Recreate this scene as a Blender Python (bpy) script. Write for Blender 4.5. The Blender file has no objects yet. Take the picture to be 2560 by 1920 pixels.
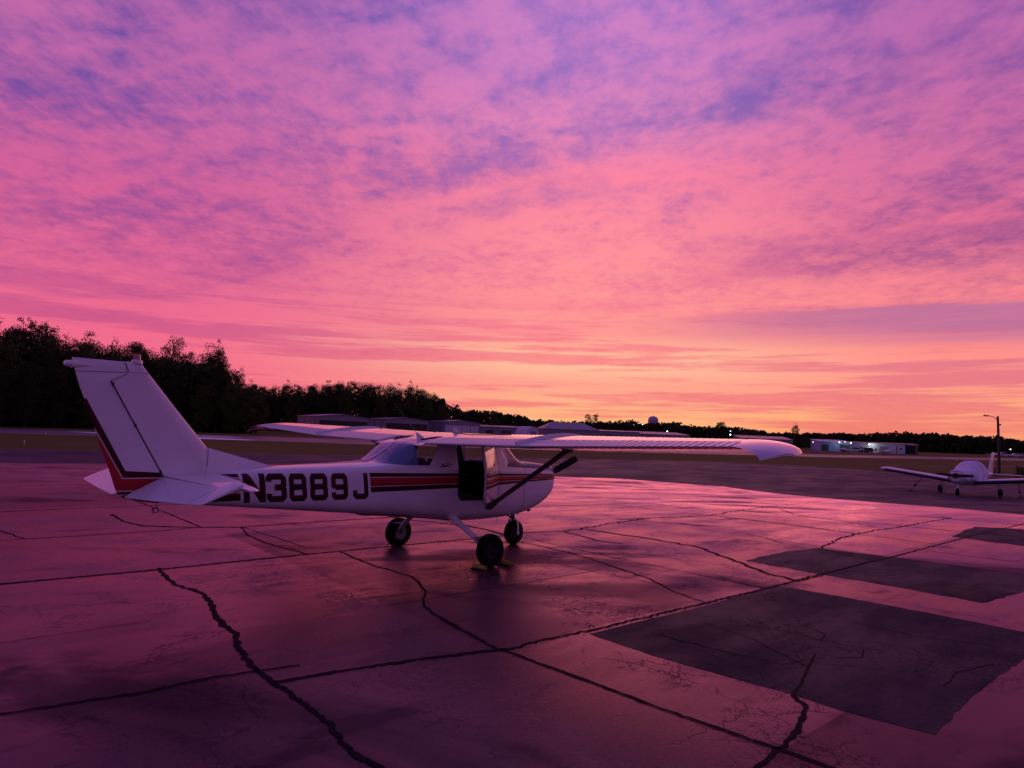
import bpy, bmesh, math, random
from mathutils import Vector, Matrix, noise
random.seed(7)
C = bpy.context.scene
COL = C.collection

# ------------------------------------------------------------------ camera
PITCH, ROLL, CAMH = 0.0725, 0.0369, 1.8356
cam = bpy.data.cameras.new("camera"); cam.sensor_width = 36.0; cam.lens = 23.07
cam.clip_start = 0.05; cam.clip_end = 6000
camo = bpy.data.objects.new("camera", cam); COL.objects.link(camo)
_X = Vector((1, 0, 0)); _U = Vector((0, -math.sin(PITCH), math.cos(PITCH))); _F = Vector((0, math.cos(PITCH), math.sin(PITCH)))
_r = _X * math.cos(ROLL) + _U * math.sin(ROLL); _u = -_X * math.sin(ROLL) + _U * math.cos(ROLL)
camo.matrix_world = Matrix(((_r.x, _u.x, -_F.x, 0), (_r.y, _u.y, -_F.y, 0), (_r.z, _u.z, -_F.z, CAMH), (0, 0, 0, 1)))
C.camera = camo
C.render.resolution_x, C.render.resolution_y = 1024, 768
C.view_settings.view_transform = 'Standard'; C.view_settings.look = 'None'
C.view_settings.exposure = 0.0; C.view_settings.gamma = 1.0
C.view_settings.use_curve_mapping = False

def lin(c, a=1.0):
    f = lambda v: (v / 255) / 12.92 if v / 255 <= 0.04045 else (((v / 255) + 0.055) / 1.055) ** 2.4
    return (f(c[0]), f(c[1]), f(c[2]), a)

# ------------------------------------------------------------------ node helpers
class NT:
    def __init__(s, tree): s.t = tree; s.n = tree.nodes; s.l = tree.links
    def new(s, kind, **kw):
        nd = s.n.new(kind)
        for k, v in kw.items(): setattr(nd, k, v)
        return nd
    def put(s, sock, v):
        if isinstance(v, (int, float)): sock.default_value = v
        elif isinstance(v, tuple): sock.default_value = v if len(v) == len(sock.default_value) else v[:len(sock.default_value)]
        else: s.l.new(v, sock)
    def m(s, op, a, b=None, c=None, clamp=False):
        nd = s.new('ShaderNodeMath', operation=op, use_clamp=clamp)
        s.put(nd.inputs[0], a)
        if b is not None: s.put(nd.inputs[1], b)
        if c is not None: s.put(nd.inputs[2], c)
        return nd.outputs[0]
    def vm(s, op, a, b=None, out=0):
        nd = s.new('ShaderNodeVectorMath', operation=op)
        s.put(nd.inputs[0], a)
        if b is not None: s.put(nd.inputs[1], b)
        return nd.outputs[out]
    def dot(s, a, b): return s.vm('DOT_PRODUCT', a, b, 1)
    def smooth(s, v, lo, hi, a=0.0, b=1.0):
        nd = s.new('ShaderNodeMapRange', interpolation_type='SMOOTHSTEP')
        s.put(nd.inputs[0], v)
        for i, q in enumerate((lo, hi, a, b)): s.put(nd.inputs[i + 1], q)
        return nd.outputs[0]
    def comb(s, x, y, z):
        nd = s.new('ShaderNodeCombineXYZ')
        for i, v in enumerate((x, y, z)): s.put(nd.inputs[i], v)
        return nd.outputs[0]
    def sep(s, v):
        nd = s.new('ShaderNodeSeparateXYZ'); s.put(nd.inputs[0], v); return nd.outputs
    def noise(s, vec, scale, detail=4, rough=0.55, dist=0.0, out=0):
        nd = s.new('ShaderNodeTexNoise'); s.put(nd.inputs['Vector'], vec)
        nd.inputs['Scale'].default_value = scale; nd.inputs['Detail'].default_value = detail
        nd.inputs['Roughness'].default_value = rough; nd.inputs['Distortion'].default_value = dist
        return nd.outputs[out]
    def ramp(s, f, stops, mode='LINEAR'):
        nd = s.new('ShaderNodeValToRGB'); cr = nd.color_ramp; cr.interpolation = mode
        while len(cr.elements) > 1: cr.elements.remove(cr.elements[-1])
        for i, (p, c) in enumerate(stops):
            e = cr.elements[0] if i == 0 else cr.elements.new(p)
            e.position = p; e.color = c
        s.put(nd.inputs[0], f); return nd.outputs[0]
    def mix(s, f, a, b, blend='MIX'):
        nd = s.new('ShaderNodeMix', data_type='RGBA', blend_type=blend)
        s.put(nd.inputs[0], f); s.put(nd.inputs[6], a); s.put(nd.inputs[7], b)
        return nd.outputs[2]

# ------------------------------------------------------------------ world: sunset sky with altocumulus
world = bpy.data.worlds.new("World"); C.world = world; world.use_nodes = True
W = NT(world.node_tree); W.n.clear()
tc = W.new('ShaderNodeTexCoord')
D = W.vm('NORMALIZE', tc.outputs['Generated'])
dx, dy, dz = W.sep(D)
z = W.m('MAXIMUM', dz, 0.0)
hyp = W.m('SQRT', W.m('ADD', W.m('MULTIPLY', dx, dx), W.m('MULTIPLY', dy, dy)))
hyp = W.m('MAXIMUM', hyp, 0.001)
ax = W.m('DIVIDE', dx, hyp); ay = W.m('DIVIDE', dy, hyp)
def R(stops): return [(p, lin(c)) for p, c in stops]
litC = W.ramp(z, R([(0, (255, 168, 112)), (.02, (255, 182, 126)), (.045, (255, 180, 136)), (.075, (255, 164, 142)), (.10, (255, 190, 156)), (.125, (255, 188, 154)), (.15, (255, 154, 146)), (.22, (255, 150, 152)), (.30, (255, 142, 158)), (.37, (252, 132, 162)), (.43, (230, 134, 184)), (.50, (212, 130, 194)), (.60, (202, 128, 198)), (1, (120, 80, 150))]))
gapC = W.ramp(z, R([(0, (236, 112, 100)), (.02, (246, 124, 114)), (.05, (246, 124, 128)), (.10, (250, 128, 134)), (.15, (248, 120, 140)), (.22, (236, 112, 150)), (.30, (200, 104, 158)), (.37, (168, 106, 176)), (.45, (146, 106, 186)), (.55, (116, 102, 194)), (1, (50, 56, 140))]))
litL = W.ramp(z, R([(0, (248, 116, 132)), (.05, (246, 112, 136)), (.10, (242, 108, 140)), (.20, (230, 104, 148)), (.30, (212, 98, 154)), (.42, (200, 106, 168)), (.55, (176, 102, 174)), (1, (110, 70, 140))]))
gapL = W.ramp(z, R([(0, (236, 100, 122)), (.08, (222, 92, 132)), (.18, (184, 84, 142)), (.28, (146, 78, 152)), (.40, (112, 78, 162)), (.55, (94, 76, 160)), (1, (50, 48, 128))]))
litR = W.ramp(z, R([(0, (255, 158, 106)), (.03, (255, 166, 120)), (.055, (255, 170, 128)), (.08, (255, 152, 136)), (.11, (255, 146, 138)), (.15, (250, 134, 140)), (.21, (250, 134, 146)), (.27, (232, 112, 148)), (.36, (212, 110, 162)), (.48, (190, 106, 172)), (.60, (172, 100, 174)), (1, (110, 70, 140))]))
gapR = W.ramp(z, R([(0, (236, 118, 104)), (.05, (238, 124, 124)), (.10, (226, 118, 136)), (.17, (200, 104, 140)), (.25, (158, 84, 142)), (.36, (130, 80, 154)), (.50, (122, 82, 164)), (1, (50, 48, 128))]))
wl = W.smooth(ax, 0.10, -0.50); wr = W.smooth(ax, 0.16, 0.60)
lit = W.mix(wr, W.mix(wl, litC, litL), litR)
gap = W.mix(wr, W.mix(wl, gapC, gapL), gapR)
# cloud-sheet coordinates: the direction projected on a flat layer overhead
den = W.m('ADD', z, 0.10)
px = W.m('DIVIDE', dx, den); py = W.m('DIVIDE', dy, den)
P = W.comb(px, py, 0.0)
Pst = W.comb(W.m('MULTIPLY', px, 1.0), W.m('MULTIPLY', py, 0.85), 0.3)
nL = W.noise(W.comb(W.m('ADD', W.m('MULTIPLY', px, 0.5), W.m('MULTIPLY', py, 0.12)), W.m('SUBTRACT', W.m('MULTIPLY', py, 1.15), W.m('MULTIPLY', px, 0.45)), 1.7), 1.15, 3, 0.5)
bnd = W.dot(D, (-0.2577, -0.3704, 0.8924))
nB = W.noise(W.comb(W.m('MULTIPLY', ax, 2.6), W.m('MULTIPLY', bnd, 13.0), W.m('MULTIPLY', ay, 1.5)), 1.3, 5, 0.58, 0.5)
nM = W.noise(Pst, 6.5, 4, 0.55, 0.2)
nF = W.noise(Pst, 19.0, 5, 0.6, 0.15)
nG = W.noise(W.comb(W.m('MULTIPLY', px, 1.0), W.m('MULTIPLY', py, 0.6), 0.9), 52.0, 3, 0.6, 0.2)
nH = W.noise(W.comb(W.m('MULTIPLY', ax, 1.9), W.m('MULTIPLY', ay, 1.0), W.m('MULTIPLY', W.m('ADD', dz, W.m('MULTIPLY', ax, -0.012)), 34.0)), 1.6, 6, 0.62, 0.2)
band = W.dot(D, (-0.2577, -0.3704, 0.8924))
dark = W.m('MULTIPLY', W.smooth(band, 0.075, 0.012), W.smooth(band, -0.022, 0.006))
dark = W.m('MULTIPLY', dark, W.m('MULTIPLY', W.smooth(ax, -0.42, -0.12), W.smooth(ax, 0.50, 0.28)))
bright = W.m('MULTIPLY', W.smooth(band, -0.005, -0.03), W.smooth(band, -0.24, -0.10))
bright = W.m('MULTIPLY', bright, W.m('MULTIPLY', W.smooth(ax, -0.55, -0.1), W.smooth(ax, 0.6, 0.3)))
sm = W.m('ADD', W.m('ADD', W.m('MULTIPLY', nL, 0.45), W.m('MULTIPLY', nB, 0.74)), W.m('ADD', W.m('MULTIPLY', nM, 0.62), W.m('ADD', W.m('MULTIPLY', nF, 0.66), W.m('MULTIPLY', nG, 0.22))))
sm = W.m('SUBTRACT', sm, W.m('MULTIPLY', dark, 0.15))
sm = W.m('ADD', sm, W.m('MULTIPLY', bright, 0.10))
# a second, broken row of darker flecks lower down, and another at the right
row2 = W.m('MULTIPLY', W.m('MULTIPLY', W.smooth(band, -.082, -.056), W.smooth(band, -.018, -.036)), W.smooth(ax, 0.22, -0.02))
row3 = W.m('MULTIPLY', W.m('MULTIPLY', W.smooth(z, .205, .235), W.smooth(z, .285, .25)), W.smooth(ax, .22, .42))
sm = W.m('SUBTRACT', sm, W.m('MULTIPLY', W.m('MAXIMUM', row2, row3), W.smooth(nF, .38, .68, 0.02, .32)))
hi = W.smooth(sm, 0.94, 1.56)
lo = W.smooth(nH, 0.41, 0.56)
lowmix = W.smooth(z, 0.23, 0.13)
mask = W.m('ADD', W.m('MULTIPLY', hi, W.m('SUBTRACT', 1.0, lowmix)), W.m('MULTIPLY', W.m('ADD', W.m('MULTIPLY', lo, 0.85), W.m('MULTIPLY', hi, 0.25)), lowmix), clamp=True)
sky = W.mix(mask, gap, lit)
# the long violet-grey bank low on the right
wob = W.m('MULTIPLY', W.m('SUBTRACT', nH, 0.5), 0.02)
b1 = W.smooth(W.m('ADD', W.dot(D, (-0.0852, -0.1623, 0.9831)), wob), 0.003, -0.006)
b2 = W.smooth(W.m('ADD', W.dot(D, (-0.0368, -0.1479, 0.9883)), W.m('MULTIPLY', wob, 1.6)), -0.020, 0.014)
bank = W.m('MULTIPLY', W.m('MULTIPLY', b1, b2), W.smooth(ax, 0.10, 0.56, 0.0, 0.80))
sky = W.mix(bank, sky, lin((184, 112, 156)))
# away from the glow the sky is dim blue-violet dusk
back = W.smooth(ay, 0.62, -0.10)
backc = W.ramp(z, R([(0, (140, 84, 122)), (.12, (132, 84, 136)), (.35, (112, 84, 150)), (.7, (86, 74, 148)), (1, (66, 64, 142))]))
backc = W.mix(W.m('MULTIPLY', hi, 0.35), backc, lin((126, 78, 142)))
up = W.smooth(dz, 0.60, 0.86)
sky = W.mix(W.m('MAXIMUM', back, up), sky, backc)
sky = W.mix(W.smooth(dz, 0.0, -0.05), sky, lin((60, 34, 56)))
bg = W.new('ShaderNodeBackground'); W.put(bg.inputs[0], sky); bg.inputs[1].default_value = 1.0
wo = W.new('ShaderNodeOutputWorld'); W.l.new(bg.outputs[0], wo.inputs[0])
# the sun is just under the horizon: only a faint broad afterglow is left of it
sl = bpy.data.lights.new("sun", 'SUN'); sl.energy = 0.12; sl.angle = math.radians(30); sl.color = (1.0, 0.35, 0.38)
slo = bpy.data.objects.new("sun", sl); COL.objects.link(slo)
slo.rotation_euler = (math.radians(86), 0, math.radians(180 - 14)); slo.location = (200, 800, 60)

# ------------------------------------------------------------------ materials
MATS = {}
def mat(name, color=(.5, .5, .5), rough=.5, metal=0.0, spec=.5, coat=0.0, emis=None, estr=1.0, var=0.0, vscale=3.0, bump=0.0, bscale=40.0, rvar=0.0):
    if name in MATS: return MATS[name]
    m = bpy.data.materials.new(name); m.use_nodes = True; MATS[name] = m
    N = NT(m.node_tree); b = N.n['Principled BSDF']
    c = (*color, 1.0)
    b.inputs['Base Color'].default_value = c; b.inputs['Roughness'].default_value = rough
    b.inputs['Metallic'].default_value = metal; b.inputs['Specular IOR Level'].default_value = spec
    b.inputs['Coat Weight'].default_value = coat; b.inputs['Coat Roughness'].default_value = 0.08
    if emis: b.inputs['Emission Color'].default_value = (*emis, 1); b.inputs['Emission Strength'].default_value = estr
    if var or bump or rvar:
        t = N.new('ShaderNodeTexCoord').outputs['Object']
        if var:
            n = N.noise(t, vscale, 6, .6)
            lo = tuple(x * (1 - var) for x in color) + (1,); hi_ = tuple(min(1, x * (1 + var)) for x in color) + (1,)
            N.l.new(N.ramp(n, [(.3, lo), (.7, hi_)]), b.inputs['Base Color'])
        if rvar:
            n = N.noise(t, vscale * 1.7, 5, .6)
            N.l.new(N.smooth(n, .3, .7, max(0, rough - rvar), min(1, rough + rvar)), b.inputs['Roughness'])
        if bump:
            n = N.noise(t, bscale, 5, .6)
            bp = N.new('ShaderNodeBump'); bp.inputs['Strength'].default_value = bump; bp.inputs['Distance'].default_value = .02
            N.l.new(n, bp.inputs['Height']); N.l.new(bp.outputs[0], b.inputs['Normal'])
    return m

M_WHITE = mat('white_paint', (.74, .72, .74), .26, coat=.6, var=.10, vscale=1.6, rvar=.08)
M_WING = mat('wing_paint', (.70, .66, .68), .22, coat=1.0, var=.05, vscale=2.5, rvar=.05)
M_WHITE2 = mat('white_control_surface', (.74, .73, .76), .30, coat=.3, var=.04, vscale=3)
M_MAROON = mat('maroon_paint', (.050, .004, .010), .5, spec=.18)
M_RED = mat('red_paint', (.40, .012, .020), .42, spec=.3)
M_CREAM = mat('pinstripe_paint', (.62, .52, .42), .35)
M_GLARE = mat('antiglare_paint', (.055, .030, .085), .42, coat=.1)
M_RUBBER = mat('tyre_rubber', (.007, .006, .007), .85, spec=.12, var=.3, vscale=14)
M_DARK = mat('dark_interior', (.010, .009, .010), .8)
M_SEAM = mat('panel_gap', (.012, .010, .012), .7)
M_STEEL = mat('bare_steel', (.35, .35, .36), .35, metal=.9)
M_GREYM = mat('grey_painted_metal', (.22, .22, .24), .4, metal=.3)
M_STRUT = mat('strut_paint', (.13, .075, .085), .35, coat=.2)
M_HUB = mat('dusty_wheel_hub', (.024, .020, .022), .7, spec=.2)
M_BLACKM = mat('black_metal', (.018, .017, .018), .45)
M_SEAT = mat('seat_fabric', (.030, .022, .022), .9)
M_YELLOW = mat('yellow_paint', (.42, .34, .05), .5, var=.15, vscale=20)
M_LAMPG = mat('lamp_lens', (.75, .75, .8), .15, coat=.5)
M_BEACON = mat('beacon_lens', (.45, .12, .14), .12, coat=.6)
M_WOOD = mat('weathered_wood', (.075, .05, .04), .85, var=.3, vscale=8)
M_BARK = mat('bark', (.035, .027, .022), .95, var=.3, vscale=4)

def glass(name, tint, body, bodyc, rough=.03):
    m = bpy.data.materials.new(name); m.use_nodes = True; N = NT(m.node_tree); N.n.clear()
    o = N.new('ShaderNodeOutputMaterial'); tr = N.new('ShaderNodeBsdfTransparent'); tr.inputs[0].default_value = (*tint, 1)
    gl = N.new('ShaderNodeBsdfGlossy'); gl.inputs['Roughness'].default_value = rough; gl.inputs[0].default_value = (.9, .9, .95, 1)
    df = N.new('ShaderNodeBsdfDiffuse'); df.inputs[0].default_value = (*bodyc, 1)
    fr = N.new('ShaderNodeLayerWeight'); fr.inputs[0].default_value = .5
    fq = N.m('ADD', N.m('MULTIPLY', N.m('POWER', fr.outputs['Facing'], 4.0), .9), .05)
    m1 = N.new('ShaderNodeMixShader'); m1.inputs[0].default_value = body
    N.l.new(tr.outputs[0], m1.inputs[1]); N.l.new(df.outputs[0], m1.inputs[2])
    m2 = N.new('ShaderNodeMixShader'); N.l.new(fq, m2.inputs[0])
    N.l.new(m1.outputs[0], m2.inputs[1]); N.l.new(gl.outputs[0], m2.inputs[2]); N.l.new(m2.outputs[0], o.inputs[0])
    return m
M_GLASS = glass('clear_plexiglass', (.93, .93, .95), .05, (.5, .45, .5))
M_GLASSB = glass('blue_sky_sheen_plexiglass', (.62, .68, .85), .34, (.34, .44, .80), .08)  # blue tint and body colour stand in for the reflected sky

def emat(name, col, s):
    m = bpy.data.materials.new(name); m.use_nodes = True; b = m.node_tree.nodes['Principled BSDF']
    b.inputs['Base Color'].default_value = (*col, 1); b.inputs['Emission Color'].default_value = (*col, 1)
    b.inputs['Emission Strength'].default_value = s; return m

# ------------------------------------------------------------------ mesh helpers
def obj(name, bm, mats, parent=None, smooth=False, angle=35):
    me = bpy.data.meshes.new(name); bmesh.ops.recalc_face_normals(bm, faces=bm.faces) if getattr(bm, 'fixn', None) else None
    bm.to_mesh(me); bm.free()
    if not isinstance(mats, (list, tuple)): mats = [mats]
    for m in mats: me.materials.append(m)
    o = bpy.data.objects.new(name, me); COL.objects.link(o)
    if parent: o.parent = parent
    if smooth:
        me.shade_smooth()
        try: me.set_sharp_from_angle(angle=math.radians(angle))
        except Exception: pass
    return o
def tag(o, label=None, cat=None, group=None, kind=None):
    if label: o['label'] = label
    if cat: o['category'] = cat
    if group: o['group'] = group
    if kind: o['kind'] = kind
    return o
def empty(name, loc=(0, 0, 0), rz=0.0, label=None, cat=None, group=None):
    o = bpy.data.objects.new(name, None); COL.objects.link(o); o.location = loc; o.rotation_euler = (0, 0, rz)
    o.empty_display_size = .2
    return tag(o, label, cat, group)
def copy_tree(o, parent=None):
    c = o.copy(); COL.objects.link(c); c.parent = parent
    for ch in [q for q in o.children]: copy_tree(ch, c)
    return c
def recalc(bm): bmesh.ops.recalc_face_normals(bm, faces=bm.faces)
def box(bm, c, s, mi=0, rot=None):
    vs = []
    for k in range(8):
        p = Vector(((k & 1) - .5, ((k >> 1) & 1) - .5, ((k >> 2) & 1) - .5)); p = Vector((p.x * s[0], p.y * s[1], p.z * s[2]))
        if rot: p = rot @ p
        vs.append(bm.verts.new(p + Vector(c)))
    for f in ((0, 2, 3, 1), (4, 5, 7, 6), (0, 1, 5, 4), (2, 6, 7, 3), (0, 4, 6, 2), (1, 3, 7, 5)):
        bm.faces.new([vs[i] for i in f]).material_index = mi
def tube(bm, pts, rads, n=10, mi=0, cap=True, sx=None, up=None):
    """tapered tube along pts; sx = (a, b) stretches the round section into an ellipse across / along `up`"""
    pts = [Vector(p) for p in pts]; rings = []
    if not isinstance(rads, (list, tuple)): rads = [rads] * len(pts)
    pu = Vector(up) if up else None
    for i, p in enumerate(pts):
        t = (pts[min(i + 1, len(pts) - 1)] - pts[max(i - 1, 0)]).normalized()
        if pu is None: pu = Vector((0, 0, 1)) if abs(t.z) < .9 else Vector((1, 0, 0))
        a = pu.cross(t).normalized(); b = t.cross(a).normalized()
        if up is None: pu = b
        r = rads[i]; ka, kb = sx if sx else (1, 1)
        rings.append([bm.verts.new(p + a * (r * ka * math.cos(2 * math.pi * k / n)) + b * (r * kb * math.sin(2 * math.pi * k / n))) for k in range(n)])
    for r0, r1 in zip(rings, rings[1:]):
        for k in range(n): bm.faces.new((r0[k], r0[(k + 1) % n], r1[(k + 1) % n], r1[k])).material_index = mi
    if cap:
        bm.faces.new(rings[0][::-1]).material_index = mi; bm.faces.new(rings[-1]).material_index = mi
def lathe(bm, prof, M, n=28, mi=0):
    """prof: (radius, height) pairs turned round local Z, placed by matrix M"""
    rings = []
    for r, h in prof:
        rings.append([bm.verts.new(M @ Vector((r * math.cos(2 * math.pi * k / n), r * math.sin(2 * math.pi * k / n), h))) for k in range(n)] if r > 1e-5 else [bm.verts.new(M @ Vector((0, 0, h)))])
    for a, b in zip(rings, rings[1:]):
        for k in range(n):
            k2 = (k + 1) % n
            if len(a) == 1 and len(b) == 1: continue
            if len(a) == 1: f = (a[0], b[k2], b[k])
            elif len(b) == 1: f = (a[k], a[k2], b[0])
            else: f = (a[k], a[k2], b[k2], b[k])
            bm.faces.new(f).material_index = mi
def loft(bm, secs, close=False, capends=True, mi=0):
    rows = [[bm.verts.new(p) for p in s] for s in secs]
    n = len(rows[0])
    for a, b in zip(rows, rows[1:]):
        for k in range(n if close else n - 1):
            try: bm.faces.new((a[k], a[(k + 1) % n], b[(k + 1) % n], b[k])).material_index = mi
            except ValueError: pass
    if capends and close:
        bm.faces.new(rows[0][::-1]).material_index = mi; bm.faces.new(rows[-1]).material_index = mi
    return rows
def prism(bm, pts, h0, h1, M=None, mi=0):
    """2D polygon (x,y) extruded from z=h0 to h1, then placed by M"""
    M = M or Matrix.Identity(4)
    a = [bm.verts.new(M @ Vector((x, y, h0))) for x, y in pts]; b = [bm.verts.new(M @ Vector((x, y, h1))) for x, y in pts]
    n = len(a)
    bm.faces.new(a[::-1]).material_index = mi; bm.faces.new(b).material_index = mi
    for k in range(n): bm.faces.new((a[k], a[(k + 1) % n], b[(k + 1) % n], b[k])).material_index = mi
def lerp_table(tab, s):
    if s <= tab[0][0]: return tab[0][1:]
    for a, b in zip(tab, tab[1:]):
        if s <= b[0]:
            t = (s - a[0]) / (b[0] - a[0]); return [x + (y - x) * t for x, y in zip(a[1:], b[1:])]
    return tab[-1][1:]
def pchip(tab, s):
    """smooth monotone interpolation of a table with the key in column 0"""
    if s <= tab[0][0]: return list(tab[0][1:])
    if s >= tab[-1][0]: return list(tab[-1][1:])
    i = max(k for k in range(len(tab) - 1) if tab[k][0] <= s)
    out = []
    for c in range(1, len(tab[0])):
        def d(k):
            if k <= 0 or k >= len(tab) - 1: 
                j = 0 if k <= 0 else len(tab) - 2
                return (tab[j + 1][c] - tab[j][c]) / (tab[j + 1][0] - tab[j][0])
            h0 = tab[k][0] - tab[k - 1][0]; h1 = tab[k + 1][0] - tab[k][0]
            a = (tab[k][c] - tab[k - 1][c]) / h0; b = (tab[k + 1][c] - tab[k][c]) / h1
            if a * b <= 0: return 0.0
            return (h0 + h1) * 1.5 / ((h1 * 2 + h0) / (2 * a) * 1.0 + (h0 * 2 + h1) / (2 * b)) if False else 3 * (h0 + h1) / ((2 * h1 + h0) / a + (h1 + 2 * h0) / b)
        h = tab[i + 1][0] - tab[i][0]; t = (s - tab[i][0]) / h; y0, y1 = tab[i][c], tab[i + 1][c]
        m0, m1 = d(i) * h, d(i + 1) * h
        out.append((2 * t**3 - 3 * t**2 + 1) * y0 + (t**3 - 2 * t**2 + t) * m0 + (-2 * t**3 + 3 * t**2) * y1 + (t**3 - t**2) * m1)
    return out

# ------------------------------------------------------------------ terrain
def tz(Y):
    t = min(1.0, max(0.0, (Y - 13) / 25.0)); return -.86 * t * t * (3 - 2 * t)
YB = [13 + k for k in range(26)]
def sheet(name, poly, off, mt, label=None, kind='structure', grid=None):
    """flat ground polygon draped on the terrain, `off` metres above it"""
    bm = bmesh.new()
    f = bm.faces.new([bm.verts.new((x, y, 0)) for x, y in poly])
    if f.normal.z < 0: f.normal_flip()
    for y in YB:
        bmesh.ops.bisect_plane(bm, geom=bm.verts[:] + bm.edges[:] + bm.faces[:], plane_co=(0, y, 0), plane_no=(0, 1, 0))
    bmesh.ops.triangulate(bm, faces=[q for q in bm.faces if len(q.verts) > 4])
    for v in bm.verts: v.co.z = tz(v.co.y) + off
    bm.normal_update()
    for q in bm.faces:
        if q.normal.z < 0: q.normal_flip()
    o = obj(name, bm, mt)
    return tag(o, label, kind=kind)

def ground_mat(name, base, rough, spec=.5, stain=.35, sc=1.0, cracks=0.0, bump=.15, stain_sheen=0, tint=(1, 1, 1), k=1.0):
    m = bpy.data.materials.new(name); m.use_nodes = True; N = NT(m.node_tree); b = N.n['Principled BSDF']
    t = N.new('ShaderNodeTexCoord').outputs['Object']
    rm = N.new('ShaderNodeMapping'); rm.inputs['Rotation'].default_value = (0, 0, math.radians(-41)); N.l.new(t, rm.inputs[0]); tr = rm.outputs[0]
    xs, ys, zs = N.sep(tr)
    big = N.noise(t, .35 * sc, 4, .6, .3)
    st = N.noise(N.comb(N.m('MULTIPLY', xs, .45), N.m('MULTIPLY', ys, 1.5), 0.0), .9 * sc, 5, .62, .4)
    fine = N.noise(t, 9 * sc, 6, .7)
    grit = N.noise(t, 120, 3, .7)
    v = N.m('ADD', N.m('MULTIPLY', N.smooth(big, .3, .7), .45), N.m('MULTIPLY', N.smooth(st, .32, .66), .55))
    v = N.m('ADD', v, N.m('MULTIPLY', N.m('SUBTRACT', fine, .5), .5))
    dk = tuple(x * (1 - stain) for x in base) + (1,); lt = tuple(x * (1 + stain * .8) for x in base) + (1,)
    col = N.ramp(v, [(0.0, dk), (1.0, lt)])
    col = N.mix(N.smooth(grit, .35, .75, 0, .25), col, (base[0] * 1.7, base[1] * 1.6, base[2] * 1.6, 1))
    gr2 = N.noise(t, 38, 4, .75); col = N.mix(N.smooth(gr2, .50, .66, 0, .8), col, (base[0] * .35, base[1] * .4, base[2] * .4, 1)); col = N.mix(N.smooth(gr2, .44, .30, 0, .4), col, (base[0] * 1.9, base[1] * 1.9, base[2] * 1.9, 1))
    rg = N.m('ADD', N.smooth(v, .1, .9, rough + .10, rough - .08), N.m('MULTIPLY', N.m('SUBTRACT', grit, .5), .12))
    h = N.m('ADD', N.m('MULTIPLY', fine, .25), N.m('ADD', N.m('MULTIPLY', gr2, .35), N.m('MULTIPLY', grit, .3)))
    if stain_sheen:
        # old oil and damp stains, longer one way than the other
        x0, y0, z0 = N.sep(t)
        s1 = N.noise(N.comb(N.m('MULTIPLY', x0, .30), N.m('MULTIPLY', y0, .62), 2.0), .62, 5, .6, .5)
        s2 = N.noise(N.comb(N.m('MULTIPLY', xs, .5), N.m('MULTIPLY', ys, 1.4), 7.0), 1.5, 4, .6, .3)
        sp = N.noise(t, 5.5, 3, .6)
        sm_ = N.m('ADD', N.m('ADD', N.smooth(s1, .55, .66), N.m('MULTIPLY', N.smooth(s2, .58, .72), .6)), N.m('MULTIPLY', N.smooth(sp, .68, .74), .6), clamp=True)
        col = N.mix(N.m('MULTIPLY', sm_, .62), col, (base[0] * .25, base[1] * .45, base[2] * .40, 1)); rg = N.m('ADD', rg, N.m('MULTIPLY', sm_, .16))
        # each cast slab has weathered to its own tone
        wn = N.new('ShaderNodeTexWhiteNoise', noise_dimensions='3D'); N.l.new(N.comb(N.m('FLOOR', N.m('DIVIDE', N.m('SUBTRACT', xs, 3.65), 4.2)), N.m('FLOOR', N.m('DIVIDE', N.m('SUBTRACT', ys, 4.28), 2.325)), 3.0), wn.inputs[0])
        tone = N.smooth(wn.outputs[0], 0, 1, .50, 1.55); col = N.mix(1.0, col, N.comb(tone, tone, tone), 'MULTIPLY'); rg = N.m('ADD', rg, N.m('MULTIPLY', N.m('SUBTRACT', 1.0, tone), .10))
        # slab joints worn faintly into the surface
    if cracks:
        w2 = N.new('ShaderNodeVectorMath', operation='SCALE'); N.l.new(N.noise(t, 3.0, 4, .6, 0, 1), w2.inputs[0]); w2.inputs['Scale'].default_value = .35
        wv = N.vm('ADD', t, w2.outputs[0])
        for scl, wd, thr in ((1.7, .016, .46), (5.0, .030, .49), (10.0, .055, .50)):
            vo = N.new('ShaderNodeTexVoronoi', feature='DISTANCE_TO_EDGE'); N.l.new(wv, vo.inputs['Vector']); vo.inputs['Scale'].default_value = scl
            ck = N.smooth(vo.outputs['Distance'], wd, wd * .2)
            where = N.smooth(N.noise(t, .8, 3, .6), thr, thr + .10)
            ck = N.m('MULTIPLY', N.m('MULTIPLY', ck, where), cracks)
            col = N.mix(ck, col, (base[0] * .12, base[1] * .12, base[2] * .12, 1))
            h = N.m('SUBTRACT', h, N.m('MULTIPLY', ck, .6)); rg = N.m('ADD', rg, N.m('MULTIPLY', ck, .3))
    N.l.new(col, b.inputs['Base Color']); N.l.new(rg, b.inputs['Roughness']); b.inputs['Specular IOR Level'].default_value = spec
    bp = N.new('ShaderNodeBump'); bp.inputs['Strength'].default_value = bump; bp.inputs['Distance'].default_value = .012
    N.l.new(h, bp.inputs['Height']); N.l.new(bp.outputs[0], b.inputs['Normal'])
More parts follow.
